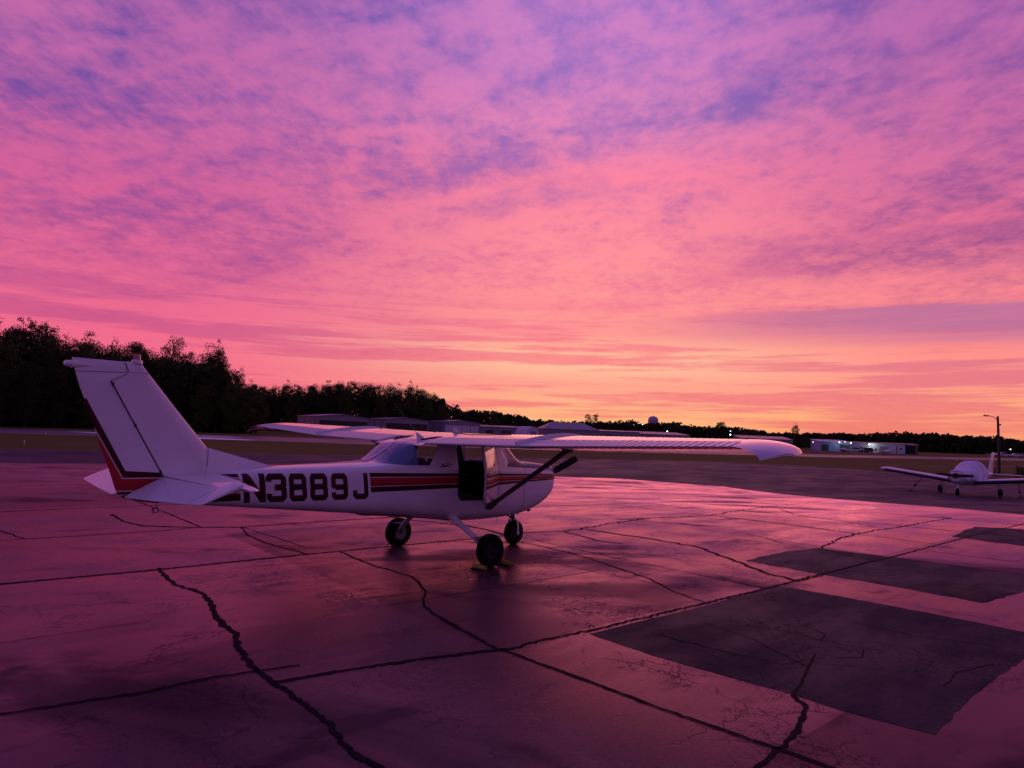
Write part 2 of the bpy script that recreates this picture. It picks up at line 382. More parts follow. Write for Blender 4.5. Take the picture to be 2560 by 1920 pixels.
    if stain_sheen:
        # glossy layer whose reddish tint paints the pink sky sheen into the concrete
        b.inputs['Specular IOR Level'].default_value = 0
        gl = N.new('ShaderNodeBsdfGlossy'); gl.inputs[0].default_value = (*tint, 1); N.l.new(rg, gl.inputs['Roughness']); N.l.new(bp.outputs[0], gl.inputs['Normal'])
        fr = N.new('ShaderNodeFresnel'); fr.inputs[0].default_value = 1.38
        mx = N.new('ShaderNodeMixShader'); N.l.new(N.m('MULTIPLY', N.m('MULTIPLY', fr.outputs[0], N.m('MULTIPLY', N.smooth(N.m('ADD', x0, N.m('MULTIPLY', big, 4.0)), -8.5, 2.5, .42, 1.0), N.m('MULTIPLY', k, N.smooth(tone, .5, 1.55, .80, 1.10)))), N.m('SUBTRACT', 1.0, N.m('MULTIPLY', sm_, .55)), clamp=True), mx.inputs[0]); N.l.new(b.outputs[0], mx.inputs[1]); N.l.new(gl.outputs[0], mx.inputs[2])  # reflection weakened toward the left, a dimmer left side painted in
        out = [q for q in N.n if q.type == 'OUTPUT_MATERIAL'][0]; N.l.new(mx.outputs[0], out.inputs[0])
    return m
G_CONC = ground_mat('apron_concrete', (.033, .023, .033), .31, .40, .45, 1, 1.0, .20, stain_sheen=1, tint=(1.0, .60, .70), k=1.05)
G_PATCH = ground_mat('sealed_patch', (.016, .013, .036), .66, .12, .3, 1.4, .35, .3)
G_PATCH2 = ground_mat('sealed_patch_dark', (.012, .009, .021), .70, .10, .3, 1.4, .2, .3)
G_ASPH = ground_mat('asphalt', (.030, .015, .052), .66, .14, .22, .5, 0, .3)
G_RUN = ground_mat('runway_asphalt', (.10, .055, .080), .5, .35, .15, .12, 0, .1)
G_TAR = mat('crack_tar', (.008, .006, .010), .8, spec=.08, var=.3, vscale=6, bump=.3, bscale=30)
G_MARK = mat('marking_paint', (.95, .95, 1.0), .8, spec=.4, var=.08, vscale=1.0)
def grass_mat():
    m = bpy.data.materials.new('mown_grass'); m.use_nodes = True; N = NT(m.node_tree); b = N.n['Principled BSDF']
    t = N.new('ShaderNodeTexCoord').outputs['Object']
    n1 = N.noise(t, .05, 6, .65); n2 = N.noise(t, 1.2, 5, .7)
    v = N.m('ADD', N.m('MULTIPLY', n1, .6), N.m('MULTIPLY', n2, .4))
    col = N.ramp(v, [(.3, (.080, .075, .018, 1)), (.5, (.13, .115, .026, 1)), (.7, (.17, .125, .036, 1))])
    N.l.new(col, b.inputs['Base Color']); b.inputs['Roughness'].default_value = 1; b.inputs['Specular IOR Level'].default_value = 0.05
    return m
G_GRASS = grass_mat()

def ground_sheets():
    bm = bmesh.new()
    ys = [-150] + YB + [60, 100, 200, 400, 900, 2500]
    rows = [[bm.verts.new((x, y, tz(y) - .02)) for x in (-1800, -500, -100, 0, 100, 500, 1800)] for y in ys]
    for a, b in zip(rows, rows[1:]):
        for k in range(6): bm.faces.new((a[k], a[k + 1], b[k + 1], b[k]))
    tag(obj('grass_ground', bm, G_GRASS), kind='structure')
    sheet('asphalt_apron', [(-120, -60), (60, -60), (60, 20), (41, 46), (39.6, 51), (41.5, 58), (40.5, 66), (37.5, 71), (33.8, 76.5), (25.6, 80), (5.5, 71.6), (-10.4, 62.8), (-20.1, 57.8), (-30, 53.7), (-38.3, 49.6), (-120, 12)], 0.0, G_ASPH)
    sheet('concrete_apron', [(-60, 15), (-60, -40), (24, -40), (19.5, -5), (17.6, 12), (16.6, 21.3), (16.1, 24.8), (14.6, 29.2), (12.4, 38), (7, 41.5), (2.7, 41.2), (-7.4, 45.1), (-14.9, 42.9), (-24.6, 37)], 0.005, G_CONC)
    sheet('runway', [(-260, 10), (-67.6, 87.4), (-33.6, 96.5), (8, 105.3), (37.9, 118.6), (65.7, 131.1), (136.4, 174.6), (420, 350), (420, 420), (173.8, 222.6), (81.3, 162), (46.5, 146), (8, 136), (-23.9, 133), (-60, 126), (-90.7, 117.2), (-330, 20)], -0.004, G_RUN)
    sheet('taxiway_strip', [(44, 83.4), (90, 112), (300, 260), (300, 270), (95, 119), (52, 90)], -0.006, G_ASPH)
    # far field access strip by the tree line
    sheet('threshold_marking', [(-74, 109.5), (-60, 112.5), (-56, 109.0), (-64, 103.5)], 0.02, G_MARK)
    sheet('threshold_marking', [(-54.4, 115.0), (-49, 115.6), (-44.9, 111.4), (-53.5, 110.4)], 0.02, G_MARK)
    sheet('threshold_marking', [(-54.4, 103.0), (-46.6, 104.4), (-38.0, 99.6), (-38.4, 95.6), (-46.9, 94.4), (-53, 98.5)], 0.02, G_MARK)
ground_sheets()

def wobble(pts, step, amp, seed):
    rnd = random.Random(seed); out = []
    for (x0, y0), (x1, y1) in zip(pts, pts[1:]):
        L = math.hypot(x1 - x0, y1 - y0); n = max(1, int(L / step))
        for k in range(n):
            t = k / n; out.append((x0 + (x1 - x0) * t + rnd.gauss(0, amp) * (k > 0), y0 + (y1 - y0) * t + rnd.gauss(0, amp) * (k > 0)))
    out.append(pts[-1]); return out
def ragged(poly, step, amp, seed): 
    return wobble(poly + [poly[0]], step, amp, seed)[:-1]
def tarline(name, pts, w0, w1, amp=.012, seed=1, off=.0102):
    rnd = random.Random(seed); q_ = .60 if w0 > .048 else 1.45; w0 *= q_; w1 *= q_; p = wobble(pts, .045 if pts[0][1] < 9 and w0 > .02 else .12, amp * .8, seed)
    bm = bmesh.new(); L = []; n = len(p); ws = 1.0
    for i, (x, y) in enumerate(p):
        a = p[max(i - 1, 0)]; b = p[min(i + 1, n - 1)]; d = Vector((b[0] - a[0], b[1] - a[1])); d = d.normalized() if d.length else Vector((1, 0))
        ws = .85 * ws + .15 * rnd.uniform(.2, 1.8)
        w = (w0 + (w1 - w0) * i / (n - 1)) * .5 * ws * rnd.uniform(.85, 1.15)
        nx, ny = -d.y * w, d.x * w; ja, jb = rnd.uniform(.78, 1.25), rnd.uniform(.78, 1.25)
        L.append((bm.verts.new((x + nx * ja, y + ny * ja, tz(y + ny) + off)), bm.verts.new((x - nx * jb, y - ny * jb, tz(y - ny) + off))))
    for a, b in zip(L, L[1:]):
        f = bm.faces.new((a[0], a[1], b[1], b[0]))
    bm.normal_update()
    for f in bm.faces:
        if f.normal.z < 0: f.normal_flip()
    return tag(obj(name, bm, G_TAR), kind='structure')
def cracks():
    J = 'expansion_joint'; K = 'sealed_crack'
    T = [
     (J, [(-12.0, 1.4), (-5.4, 7.18), (-4.24, 8.11), (-2.87, 9.35), (-1.74, 10.3), (-.58, 11.26), (.1, 11.79)], .035, .03, .006),
     (J, [(-8.0, .1), (-3.04, 4.14), (-2.41, 4.52), (-2.08, 4.82), (-1.8, 4.98), (-1.53, 5.14)], .022, .02, .006),
     (J, [(-1.6, 4.79), (-1.16, 5.07), (-.67, 5.35), (-.13, 5.61), (.08, 5.69)], .025, .03, .006),
     (J, [(.08, 5.69), (.39, 5.99), (.85, 6.32), (1.51, 6.87), (2.23, 7.47), (3.26, 8.33), (4.39, 9.32), (6.05, 10.71), (8.77, 13.09), (10.66, 14.75), (13.41, 17.21), (16.3, 19.8)], .055, .07, .012),
     (J, [(-.01, 5.68), (.27, 5.39), (.68, 5.0), (1.03, 4.64), (1.28, 4.41), (1.51, 4.2), (1.67, 4.06), (2.4, 3.35), (4, 1.8)], .024, .022, .004),
     (K, [(-4.26, 8.21), (-3.9, 7.73), (-3.63, 7.41), (-3.38, 7.25), (-3.17, 7.08), (-2.94, 6.74), (-2.68, 6.28), (-2.49, 6.02), (-2.31, 5.84), (-2.19, 5.54), (-2.01, 5.28), (-1.81, 5.0), (-1.55, 4.72), (-1.31, 4.47), (-1.12, 4.27), (-1.01, 4.12), (-.92, 3.95), (-.79, 3.8), (-.64, 3.68), (-.2, 3.3)], .085, .055, .010),
     (K, [(-2.4, 9.66), (-1.8, 8.91), (-1.14, 8.25), (-.89, 7.58), (-.83, 6.95), (-.62, 6.55)], .06, .05, .012),
     (K, [(-.62, 6.55), (-.36, 6.14), (-.04, 5.67)], .03, .022, .006),
     (K, [(2.11, 4.9), (2.13, 4.72), (2.0, 4.5), (1.92, 4.36), (1.83, 4.23), (1.68, 4.07), (1.46, 3.84), (1.2, 3.55), (.9, 3.3)], .06, .05, .008),
     (K, [(2.72, 5.85), (2.5, 5.5), (2.28, 5.13), (2.11, 4.9)], .012, .02, .008),
     (K, [(.25, 11.14), (.76, 10.55), (1.2, 9.97), (1.54, 9.28), (1.88, 8.62), (2.02, 7.97), (2.28, 7.46)], .05, .05, .012),
     (K, [(.1, 12.06), (1.06, 12.48), (1.62, 11.51), (1.99, 11.31)], .035, .03, .015),
     (K, [(1.06, 12.48), (2.01, 13.66), (3.28, 15.16), (5.02, 16.35), (6.57, 18.46), (12.38, 26.08)], .06, .05, .03),
     (K, [(5.53, 11.65), (6.28, 12.68), (7.32, 13.8), (9.27, 15.44), (12.26, 18.3)], .07, .06, .03),
     (K, [(1.53, 12.83), (2.6, 11.98), (3.24, 11.28), (3.47, 10.22), (3.63, 9.26), (3.88, 8.81)], .04, .04, .02),
     (K, [(-7.89, 10.38), (-7.06, 9.8)], .05, .04, .02),
     (J, [(-12, 5.7), (-7.28, 9.6), (-6.38, 10.28), (-5.65, 10.93), (-5.24, 11.42), (-4.59, 11.59)], .025, .025, .006),
     (K, [(-7.43, 12.51), (-6.77, 11.74), (-6.17, 11.32), (-5.21, 11.38), (-4.59, 11.59), (-4.3, 11.89), (-3.47, 12.63), (-2.56, 13.38), (-1.5, 14.4), (0, 15.4)], .04, .04, .015),
     (K, [(-4.61, 11.58), (-4.19, 10.79), (-3.65, 10.14), (-2.79, 9.42)], .06, .05, .012),
     (J, [(5.05, 16.25), (5.99, 15.33), (6.96, 14.04)], .03, .03, .01),
     (J, [(-2.67, 14.14), (-2.31, 13.53), (-1.84, 13.23), (-.84, 12.78), (-.38, 12.36), (-.03, 11.76)], .03, .035, .01),
     (J, [(-4.59, 11.59), (-3.0, 9.95)], .012, .012, .004), (J, [(2.4, 14.6), (5.05, 16.25)], .03, .03, .01),
     (J, [(3.26, 8.33), (2.0, 9.6), (.1, 11.79), (-1.5, 13.7), (-4, 16.6)], .014, .016, .008),
     (J, [(8.1, 12.6), (5.5, 15.6), (2.5, 19.2), (-1, 23)], .02, .03, .012),
     (J, [(13.0, 16.9), (9.5, 21), (6, 25)], .03, .04, .012),
     (J, [(-3.0, 13.6), (1.5, 17.6), (6, 21.6), (11, 26)], .03, .04, .012),
     (J, [(3.88, 8.81), (5.83, 10.57), (5.44, 11.63)], .012, .02, .006),
     (K, [(2.45, 6.6), (2.75, 6.5), (2.95, 6.25), (3.25, 6.05), (3.1, 5.8), (2.85, 5.75)], .010, .008, .012),
     (K, [(3.0, 6.75), (3.1, 6.45), (2.95, 6.25)], .008, .008, .012), (K, [(1.45, 6.25), (1.9, 5.85), (2.3, 5.55), (2.75, 5.75)], .010, .006, .014),
     (K, [(3.4, 5.2), (3.7, 5.5), (4.2, 5.75)], .006, .010, .012), (K, [(2.0, 6.7), (2.3, 6.25), (2.5, 5.5)], .006, .006, .012), (K, [(3.6, 6.9), (4.0, 6.5), (4.6, 6.3)], .006, .007, .012),
     (J, [(6.35, 10.96), (8.2, 9.45), (10, 8.0)], .012, .012, .004), (J, [(4.9, 9.7), (6.2, 8.5)], .008, .010, .004), (J, [(6.05, 10.71), (4.9, 11.8), (4.2, 12.4)], .012, .012, .006),
     (J, [(7.2, 12.0), (9.9, 9.6), (12.5, 7.4)], .014, .014, .006), (J, [(0.7, 9.4), (2.2, 8.1)], .010, .008, .006), (J, [(-1.2, 6.9), (.3, 8.2), (1.3, 9.1)], .008, .008, .006), (J, [(-4.3, 5.1), (-3.2, 6.1)], .008, .006, .006),
     (J, [(4.2, 8.2), (5.3, 7.2)], .006, .006, .004), (K, [(4.6, 13.4), (4.9, 12.6), (5.0, 12.0)], .012, .012, .02), (K, [(8.4, 15.1), (7.6, 17.6), (8.0, 19.5)], .03, .03, .03), (J, [(-9, 15), (-3, 20.3), (4, 26.6), (8, 30)], .04, .05, .01),
     (J, [(4.0, 20.3), (8.5, 16.0), (13, 12.2)], .02, .03, .01), (J, [(-2, 26), (5, 19)], .03, .03, .01), (K, [(6.5, 30), (2.5, 31.5), (-1, 29)], .06, .06, .05), (K, [(9.5, 26), (12.3, 24.5)], .06, .06, .04),
     (J, [(-5.24, 11.42), (-9, 15.6)], .02, .02, .006), (J, [(-10, 11.8), (-4.0, 17.2), (2, 22.6)], .03, .03, .01),
    ]
    for i, (n, p, a, b, amp) in enumerate(T): tarline(n, p, a, b, amp, i + 3)
    sheet('sealed_patch', ragged([(.80, 6.2), (1.42, 6.72), (2.24, 7.38), (3.42, 8.5), (3.66, 8.37), (4.27, 7.84), (4.84, 7.27), (5.32, 6.74), (5.10, 6.42), (4.56, 5.9), (3.82, 5.29), (3.3, 4.83), (2.79, 4.34), (2.43, 4.60), (2.11, 4.93), (1.71, 5.27), (1.25, 5.67)], .10, .005, 5), .0072, G_PATCH)
    sheet('sealed_patch', ragged([(3.66, 10.17), (4.67, 11.14), (5.49, 11.64), (6.35, 10.96), (7.68, 9.87), (7.75, 9.5), (6.9, 8.8), (5.7, 7.98), (5.1, 8.7), (4.43, 9.32)], .12, .012, 6), .0072, G_PATCH)
    sheet('sealed_patch', ragged([(9.24, 13.79), (11.2, 15.9), (12.2, 15.7), (11.3, 13.9), (9.94, 12.77)], .3, .03, 8), .0072, G_PATCH)
    sheet('sealed_patch_overlay', ragged([(5.22, 8.7), (5.96, 9.25), (6.6, 8.60), (5.78, 8.02)], .2, .02, 9), .0088, G_PATCH2)
    sheet('sealed_patch_overlay', ragged([(10.6, 13.45), (11.6, 14.6), (11.9, 14.2), (11.1, 13.4)], .3, .03, 9), .0088, G_PATCH2)
cracks()

# ------------------------------------------------------------------ the white and red high-wing aeroplane
HD = 0.8519
PLANE = empty('light_airplane', (-0.0726, 10.6739, 0), math.pi + HD,
    'white high-wing airplane striped red and maroon, numbered N3889J, with its cabin door open', 'airplane')
# body stations: s, z bottom, half width, z sill, corner half width, z corner, z top
ST = [(-1.03, 1.02, .15, 1.12, .11, 1.18, 1.22), (-1.015, .965, .22, 1.13, .17, 1.22, 1.26), (-.96, .88, .285, 1.145, .23, 1.25, 1.288), (-.86, .79, .335, 1.165, .275, 1.27, 1.306),
      (-.7, .69, .37, 1.185, .305, 1.29, 1.325), (-.4, .585, .40, 1.21, .33, 1.315, 1.352), (-.05, .53, .425, 1.25, .35, 1.34, 1.378), (.08, .522, .435, 1.29, .35, 1.385, 1.432),
      (.2, .518, .452, 1.315, .36, 1.46, 1.53), (.4, .515, .475, 1.325, .385, 1.60, 1.655), (.58, .515, .497, 1.328, .405, 1.655, 1.712),
      (.85, .52, .52, 1.33, .42, 1.685, 1.735), (1.3, .55, .53, 1.33, .42, 1.69, 1.735), (1.7, .60, .515, 1.335, .415, 1.675, 1.722), (2.05, .64, .485, 1.34, .40, 1.635, 1.682), (2.25, .667, .462, 1.343, .375, 1.585, 1.643),
      (2.4, .683, .445, 1.342, .35, 1.50, 1.560), (2.58, .70, .425, 1.335, .32, 1.405, 1.448), (2.72, .715, .41, 1.315, .31, 1.366, 1.392), (2.9, .735, .39, 1.295, .305, 1.348, 1.378),
      (3.2, .765, .355, 1.27, .28, 1.334, 1.365), (4.0, .85, .268, 1.25, .212, 1.312, 1.338), (4.5, .905, .212, 1.235, .162, 1.286, 1.308), (4.7, .925, .188, 1.215, .140, 1.266, 1.288), (5.1, .968, .125, 1.18, .085, 1.236, 1.252), (5.24, .985, .10, 1.16, .07, 1.215, 1.232)]
def section(s, n=6):
    zb, hw, zs, wt, zc, zt = pchip(ST, s)
    c = [(0, zb), (.60 * hw, zb + .012), (.92 * hw, zb + .20 * (zs - zb)), (hw, zb + .58 * (zs - zb)), (.985 * hw, zs), (wt, zc), (.55 * wt, zt - .18 * (zt - zc)), (0, zt)]
    ext = [(-c[1][0], c[1][1])] + c + [(-c[-2][0], c[-2][1])]
    out = []
    for i in range(1, len(ext) - 2):
        p0, p1, p2, p3 = ext[i - 1:i + 3]
        for k in range(n):
            t = k / n
            f = lambda a, b, c_, d: .5 * (2 * b + (c_ - a) * t + (2 * a - 5 * b + 4 * c_ - d) * t * t + (3 * b - a - 3 * c_ + d) * t**3)
            out.append((max(0, f(p0[0], p1[0], p2[0], p3[0])) , f(p0[1], p1[1], p2[1], p3[1])))
    out.append(c[-1]); return out
_sc = {}
def ybody(s, zq):
    k = round(s, 3)
    if k not in _sc: _sc[k] = section(k)
    sc = _sc[k]
    for a, b in zip(sc, sc[1:]):
        if a[1] <= zq <= b[1] and b[1] > a[1]:
            t = (zq - a[1]) / (b[1] - a[1]); return a[0] + (b[0] - a[0]) * t
    return 0.0

def onskin(s, side, zq, off):
    y = ybody(s, zq); dy = (ybody(s, zq + .012) - ybody(s, zq - .012)) / .024 if y > 0 else 0; q = math.sqrt(1 + dy * dy)
    return (s, side * (y + off / q), zq - off * dy / q)
# stripe edges in side view (s: tops of maroon, cream, red, cream, maroon, and the bottom)
STR = [(-1.03, 1.158, 1.146, 1.140, 1.096, 1.090, 1.072), (0.0, 1.182, 1.158, 1.150, 1.090, 1.080, 1.054), (.6, 1.205, 1.176, 1.167, 1.094, 1.083, 1.044), (1.55, 1.232, 1.192, 1.183, 1.096, 1.086, 1.036),
       (2.9, 1.262, 1.212, 1.200, 1.098, 1.086, 1.022), (4.66, 1.272, 1.240, 1.228, 1.150, 1.060, .985), (5.24, 1.20, 1.18, 1.17, 1.12, 1.10, .995)]
def stripe_strip(bm, s0, s1, ia, ib, side, mi, off=.0022, ds=.06, sl=(0, 0)):
    n = max(2, int((s1 - s0) / ds)); rows = []
    for k in range(n + 1):
        s = s0 + (s1 - s0) * k / n; e = lerp_table(STR, s); a, b = e[ia], e[ib]; r = []
        for j in range(4):
            zz = a + (b - a) * j / 3; r.append(bm.verts.new(onskin(s + (zz - 1.0) * (sl[0] if k == 0 else sl[1] if k == n else 0), side, zz, off)))
        rows.append(r)
    for a, b in zip(rows, rows[1:]):
        for j in range(3): bm.faces.new((a[j], a[j + 1], b[j + 1], b[j]) if side < 0 else (a[j], b[j], b[j + 1], a[j + 1])).material_index = mi

def stroke(pts, w, closed=False):
    """constant-width outline of a 2D polyline with mitred corners -> list of quads"""
    n = len(pts); L = []
    for i, p in enumerate(pts):
        p = Vector(p)
        a = Vector(pts[i - 1]) if (i > 0 or closed) else None; b = Vector(pts[(i + 1) % n]) if (i < n - 1 or closed) else None
        d0 = (p - a).normalized() if a is not None else (b - p).normalized(); d1 = (b - p).normalized() if b is not None else d0
        nn = Vector((-d0.y - d1.y, d0.x + d1.x)).normalized(); k = nn.dot(Vector((-d0.y, d0.x)))
        off = nn * (w * .5 / max(.35, k)); L.append((p + off, p - off))
    Q = []
    for i in range(n if closed else n - 1):
        a, b = L[i], L[(i + 1) % n]; Q.append((a[0], a[1], b[1], b[0]))
    return Q
w_ = .20
GLY0 = {  # strokes in a box 1 wide, 1.25 high
 'N': [([(.1, 0), (.1, 1.25)], 0), ([(.9, 0), (.9, 1.25)], 0), ([(.14, 1.20), (.86, .05)], 0)],
 '3': [([(.1, .92), (.1, 1.07), (.18, 1.15), (.80, 1.15), (.90, 1.05), (.90, .76), (.78, .645), (.40, .645)], 0), ([(.78, .645), (.90, .53), (.90, .20), (.80, .10), (.18, .10), (.1, .18), (.1, .36)], 0)],
 '8': [([(.18, 1.15), (.80, 1.15), (.89, 1.05), (.89, .75), (.79, .645), (.20, .645), (.11, .75), (.11, 1.05)], 1), ([(.20, .645), (.79, .645), (.90, .53), (.90, .20), (.80, .10), (.19, .10), (.10, .20), (.10, .53)], 1)],
 '9': [([(.20, .60), (.10, .70), (.10, 1.05), (.19, 1.15), (.80, 1.15), (.90, 1.05), (.90, .20), (.80, .10), (.20, .10), (.10, .20), (.10, .34)], 0), ([(.20, .60), (.90, .60)], 0)],
 'J': [([(.88, 1.25), (.88, .20), (.78, .10), (.20, .10), (.10, .20), (.10, .42)], 0)]}
def _fit(p): return (.5 + (p[0] - .5) * (.367 / .40), .625 + (p[1] - .625) * (.4925 / .525)) if 0 < p[1] < 1.25 else (.5 + (p[0] - .5) * (.367 / .40), p[1])
GLY = {k: [([_fit(q) for q in pts], cl) for pts, cl in v] for k, v in GLY0.items()}
def glyph(bm, ch, x0, x1, z0, z1, sh, side, mi, off=.0035):
    v0 = len(bm.verts)
    for pts, cl in GLY[ch]:
        W_ = .265
        for q in stroke(pts, W_, cl):
            # subdivide each quad so it hugs the curved skin
            nx = 10
            a, b, c, d = q
            g = [[None] * (nx + 1) for _ in range(3)]
            for i in range(3):
                for j in range(nx + 1):
                    u, v = i / 2, j / nx
                    p = (a * (1 - u) + b * u) * (1 - v) + (d * (1 - u) + c * u) * v
                    tz_ = p.y / 1.25; zz = z0 + (z1 - z0) * tz_; s = x0 + (x1 - x0) * p.x + sh * tz_
                    g[i][j] = bm.verts.new(onskin(s, side, zz, off))
            for i in range(2):
                for j in range(nx):
                    bm.faces.new((g[i][j], g[i + 1][j], g[i + 1][j + 1], g[i][j + 1])).material_index = mi
    bmesh.ops.remove_doubles(bm, verts=bm.verts[:][v0:], dist=.0006)

POLY_DOOR = [(.70, .87), (.745, .825), (1.46, .845), (1.535, .92), (1.55, 1.56), (1.48, 1.655), (.86, 1.655), (.70, 1.33)]
POLY_DWIN = [(.755, 1.335), (1.46, 1.345), (1.475, 1.585), (1.42, 1.625), (.885, 1.625)]
POLY_REAR = [(1.86, 1.615), (2.03, 1.345), (2.42, 1.352), (2.70, 1.372), (2.78, 1.42), (2.30, 1.70), (1.90, 1.655)]
POLY_SHIELD = [(-.10, 1.44), (.05, 1.385), (.46, 1.345), (.60, 1.63), (.56, 1.78), (0, 1.78)]
def ccw(p):
    a = sum(x0 * y1 - x1 * y0 for (x0, y0), (x1, y1) in zip(p, p[1:] + p[:1])); return p if a > 0 else p[::-1]
def inside(p, x, y, e=0.0):
    return all((x1 - x0) * (y - y0) - (y1 - y0) * (x - x0) >= -e for (x0, y0), (x1, y1) in zip(p, p[1:] + p[:1]))
def cut(bm, poly):
    poly = ccw(poly)
    xs = [p[0] for p in poly]; zs = [p[1] for p in poly]; m = .12
    for (x0, z0), (x1, z1) in zip(poly, poly[1:] + poly[:1]):
        fs = [f for f in bm.faces if (lambda c: min(xs) - m < c.x < max(xs) + m and min(zs) - m < c.z < max(zs) + m)(f.calc_center_median())]
        es = set(e for f in fs for e in f.edges); vs = set(v for f in fs for v in f.verts)
        bmesh.ops.bisect_plane(bm, geom=list(vs) + list(es) + fs, plane_co=(x0, 0, z0), plane_no=(-(z1 - z0), 0, x1 - x0))
    return poly
def split_off(bm, poly, test=lambda c: True):
    poly = ccw(poly)
    fs = [f for f in bm.faces if test(f.calc_center_median()) and inside(poly, f.calc_center_median().x, f.calc_center_median().z, 1e-6)]
    nb = bmesh.new(); mp = {}
    for f in fs:
        vs = []
        for v in f.verts:
            if v not in mp: mp[v] = nb.verts.new(v.co)
            vs.append(mp[v])
        nb.faces.new(vs).material_index = f.material_index
    bmesh.ops.delete(bm, geom=fs, context='FACES')
    return nb
def build_body():
    bm = bmesh.new(); ss = []
    s = -1.03
    while s < 5.24: ss.append(s); s += .02 if s < -.8 else .06 if s < 2.6 else .05
    ss.append(5.24)
    rows = []
    for s in ss:
        sc = section(s); full = [(y, z_) for y, z_ in sc] + [(-y, z_) for y, z_ in sc[-2:0:-1]]
        rows.append([(s, y, z_) for y, z_ in full])
    loft(bm, rows, close=True)
    for f in bm.faces: f.smooth = True
    recalc(bm)
    mats = [M_WHITE, M_MAROON, M_RED, M_CREAM, M_GLARE, M_DARK, M_SEAM]
    # antiglare top of the cowling
    def zl(s): return 1.298 + max(0, -s) * -.045
    cut(bm, [(-1.2, 1.215), (.47, 1.300), (.47, 1.6), (-1.2, 1.6)])
    P = ccw([(-1.2, 1.215), (.47, 1.300), (.47, 1.6), (-1.2, 1.6)])
    for f in bm.faces:
        c = f.calc_center_median()
        if inside(P, c.x, c.z) and len(f.verts) < 20: f.material_index = 4
    for x in (-.012, -.002): bmesh.ops.bisect_plane(bm, geom=bm.verts[:] + bm.edges[:] + bm.faces[:], plane_co=(x, 0, 1), plane_no=(1, 0, 0))
    for f in bm.faces:
        if -.012 < f.calc_center_median().x < -.002: f.material_index = 6
    for side in (1, -1):
        for a, b, mi in ((0, 1, 1), (1, 2, 3), (2, 3, 2), (3, 4, 3), (4, 5, 1)):
            stripe_strip(bm, -1.0, 2.905, a, b, side, mi, sl=(0, .18)); stripe_strip(bm, 4.495, 5.2, a, b, side, mi, sl=(.16, 0))
        # swoosh badge behind the door
        for q in ([(1.62, 1.350), (1.70, 1.368), (1.80, 1.372), (1.72, 1.356)], [(1.70, 1.336), (1.80, 1.354), (1.86, 1.372), (1.84, 1.352), (1.76, 1.332)], [(1.66, 1.330), (1.74, 1.340), (1.84, 1.336), (1.90, 1.322), (1.78, 1.326)]):
            bm.faces.new([bm.verts.new((x, side * (ybody(x, zz) + .003), zz)) for x, zz in q]).material_index = 1
        L = [('N', 4.455, 4.215), ('3', 4.205, 3.976), ('8', 3.945, 3.735), ('8', 3.695, 3.475), ('9', 3.426, 3.215), ('J', 3.146, 2.935)]
        for ch, a, b in L:
            if side > 0: glyph(bm, ch, a, b, .960 - (4.5 - a) * .012, 1.274 - (4.5 - a) * .010, .045, 1, 1)
        if side < 0:
            for (ch, _a, _b), (_c, a, b) in zip(L, L[::-1]):
                glyph(bm, ch, min(a, b), max(a, b), .96, 1.265, .045, -1, 1)
    bm.normal_update()
    for f in bm.faces:
        c = f.calc_center_median()
        if abs(c.y) > .05 and f.normal.y * c.y < 0: f.normal_flip()
    for p in (POLY_DOOR, POLY_DWIN, POLY_REAR, POLY_SHIELD): cut(bm, p)
    dwin = split_off(bm, POLY_DWIN, lambda c: c.y > 0.2); door = split_off(bm, POLY_DOOR, lambda c: c.y > 0.2)
    pwin = split_off(bm, POLY_DWIN, lambda c: c.y < -0.2)
    SIDEW = [(1.80, 1.30), (2.22, 1.30), (2.22, 1.75), (1.80, 1.75)]; bmesh.ops.bisect_plane(bm, geom=bm.verts[:] + bm.edges[:] + bm.faces[:], plane_co=(2.22, 0, 0), plane_no=(1, 0, 0))
    rear = split_off(bm, POLY_REAR); shield = split_off(bm, POLY_SHIELD)
    body = obj('fuselage', bm, mats, PLANE, True, 40)
    sol = body.modifiers.new('skin', 'SOLIDIFY'); sol.thickness = .022; sol.offset = -1; sol.use_rim = True; sol.material_offset = 5; sol.material_offset_rim = 0
    rq1 = split_off(rear, SIDEW, lambda c: c.y > 0.1); rq2 = split_off(rear, SIDEW, lambda c: c.y < -.1)
    for nm, b_, mt in (('windshield', shield, M_GLASS), ('rear_window', rear, M_GLASSB), ('rear_side_window', rq1, M_GLASS), ('rear_side_window', rq2, M_GLASS), ('side_window', pwin, M_GLASS)):
        bmesh.ops.remove_doubles(b_, verts=b_.verts, dist=.0005)
        o = obj(nm, b_, mt, PLANE, True, 60)
    # the door, swung open about its front edge
    hinge = empty('door_hinge', (0, 0, 0)); bpy.data.objects.remove(hinge)
    H = Matrix.Translation((.70, .512, 0)) @ Matrix.Rotation(math.radians(30), 4, 'Z') @ Matrix.Translation((-.70, -.512, 0))
    for f in list(door.faces): pass
    door.transform(H); dwin.transform(H)
    d = obj('door', door, mats, PLANE, True, 40); d['label'] = 'open white cabin door with a stripe'
    sol = d.modifiers.new('skin', 'SOLIDIFY'); sol.thickness = .03; sol.offset = -1; sol.use_rim = True
    obj('door_window', dwin, M_GLASS, d, True, 60)
    hb = bmesh.new(); box(hb, (1.44, ybody(1.44, 1.22) + .012, 1.245), (.09, .018, .02)); hb.transform(H); obj('door_handle', hb, M_STEEL, d)
    return body
build_body()

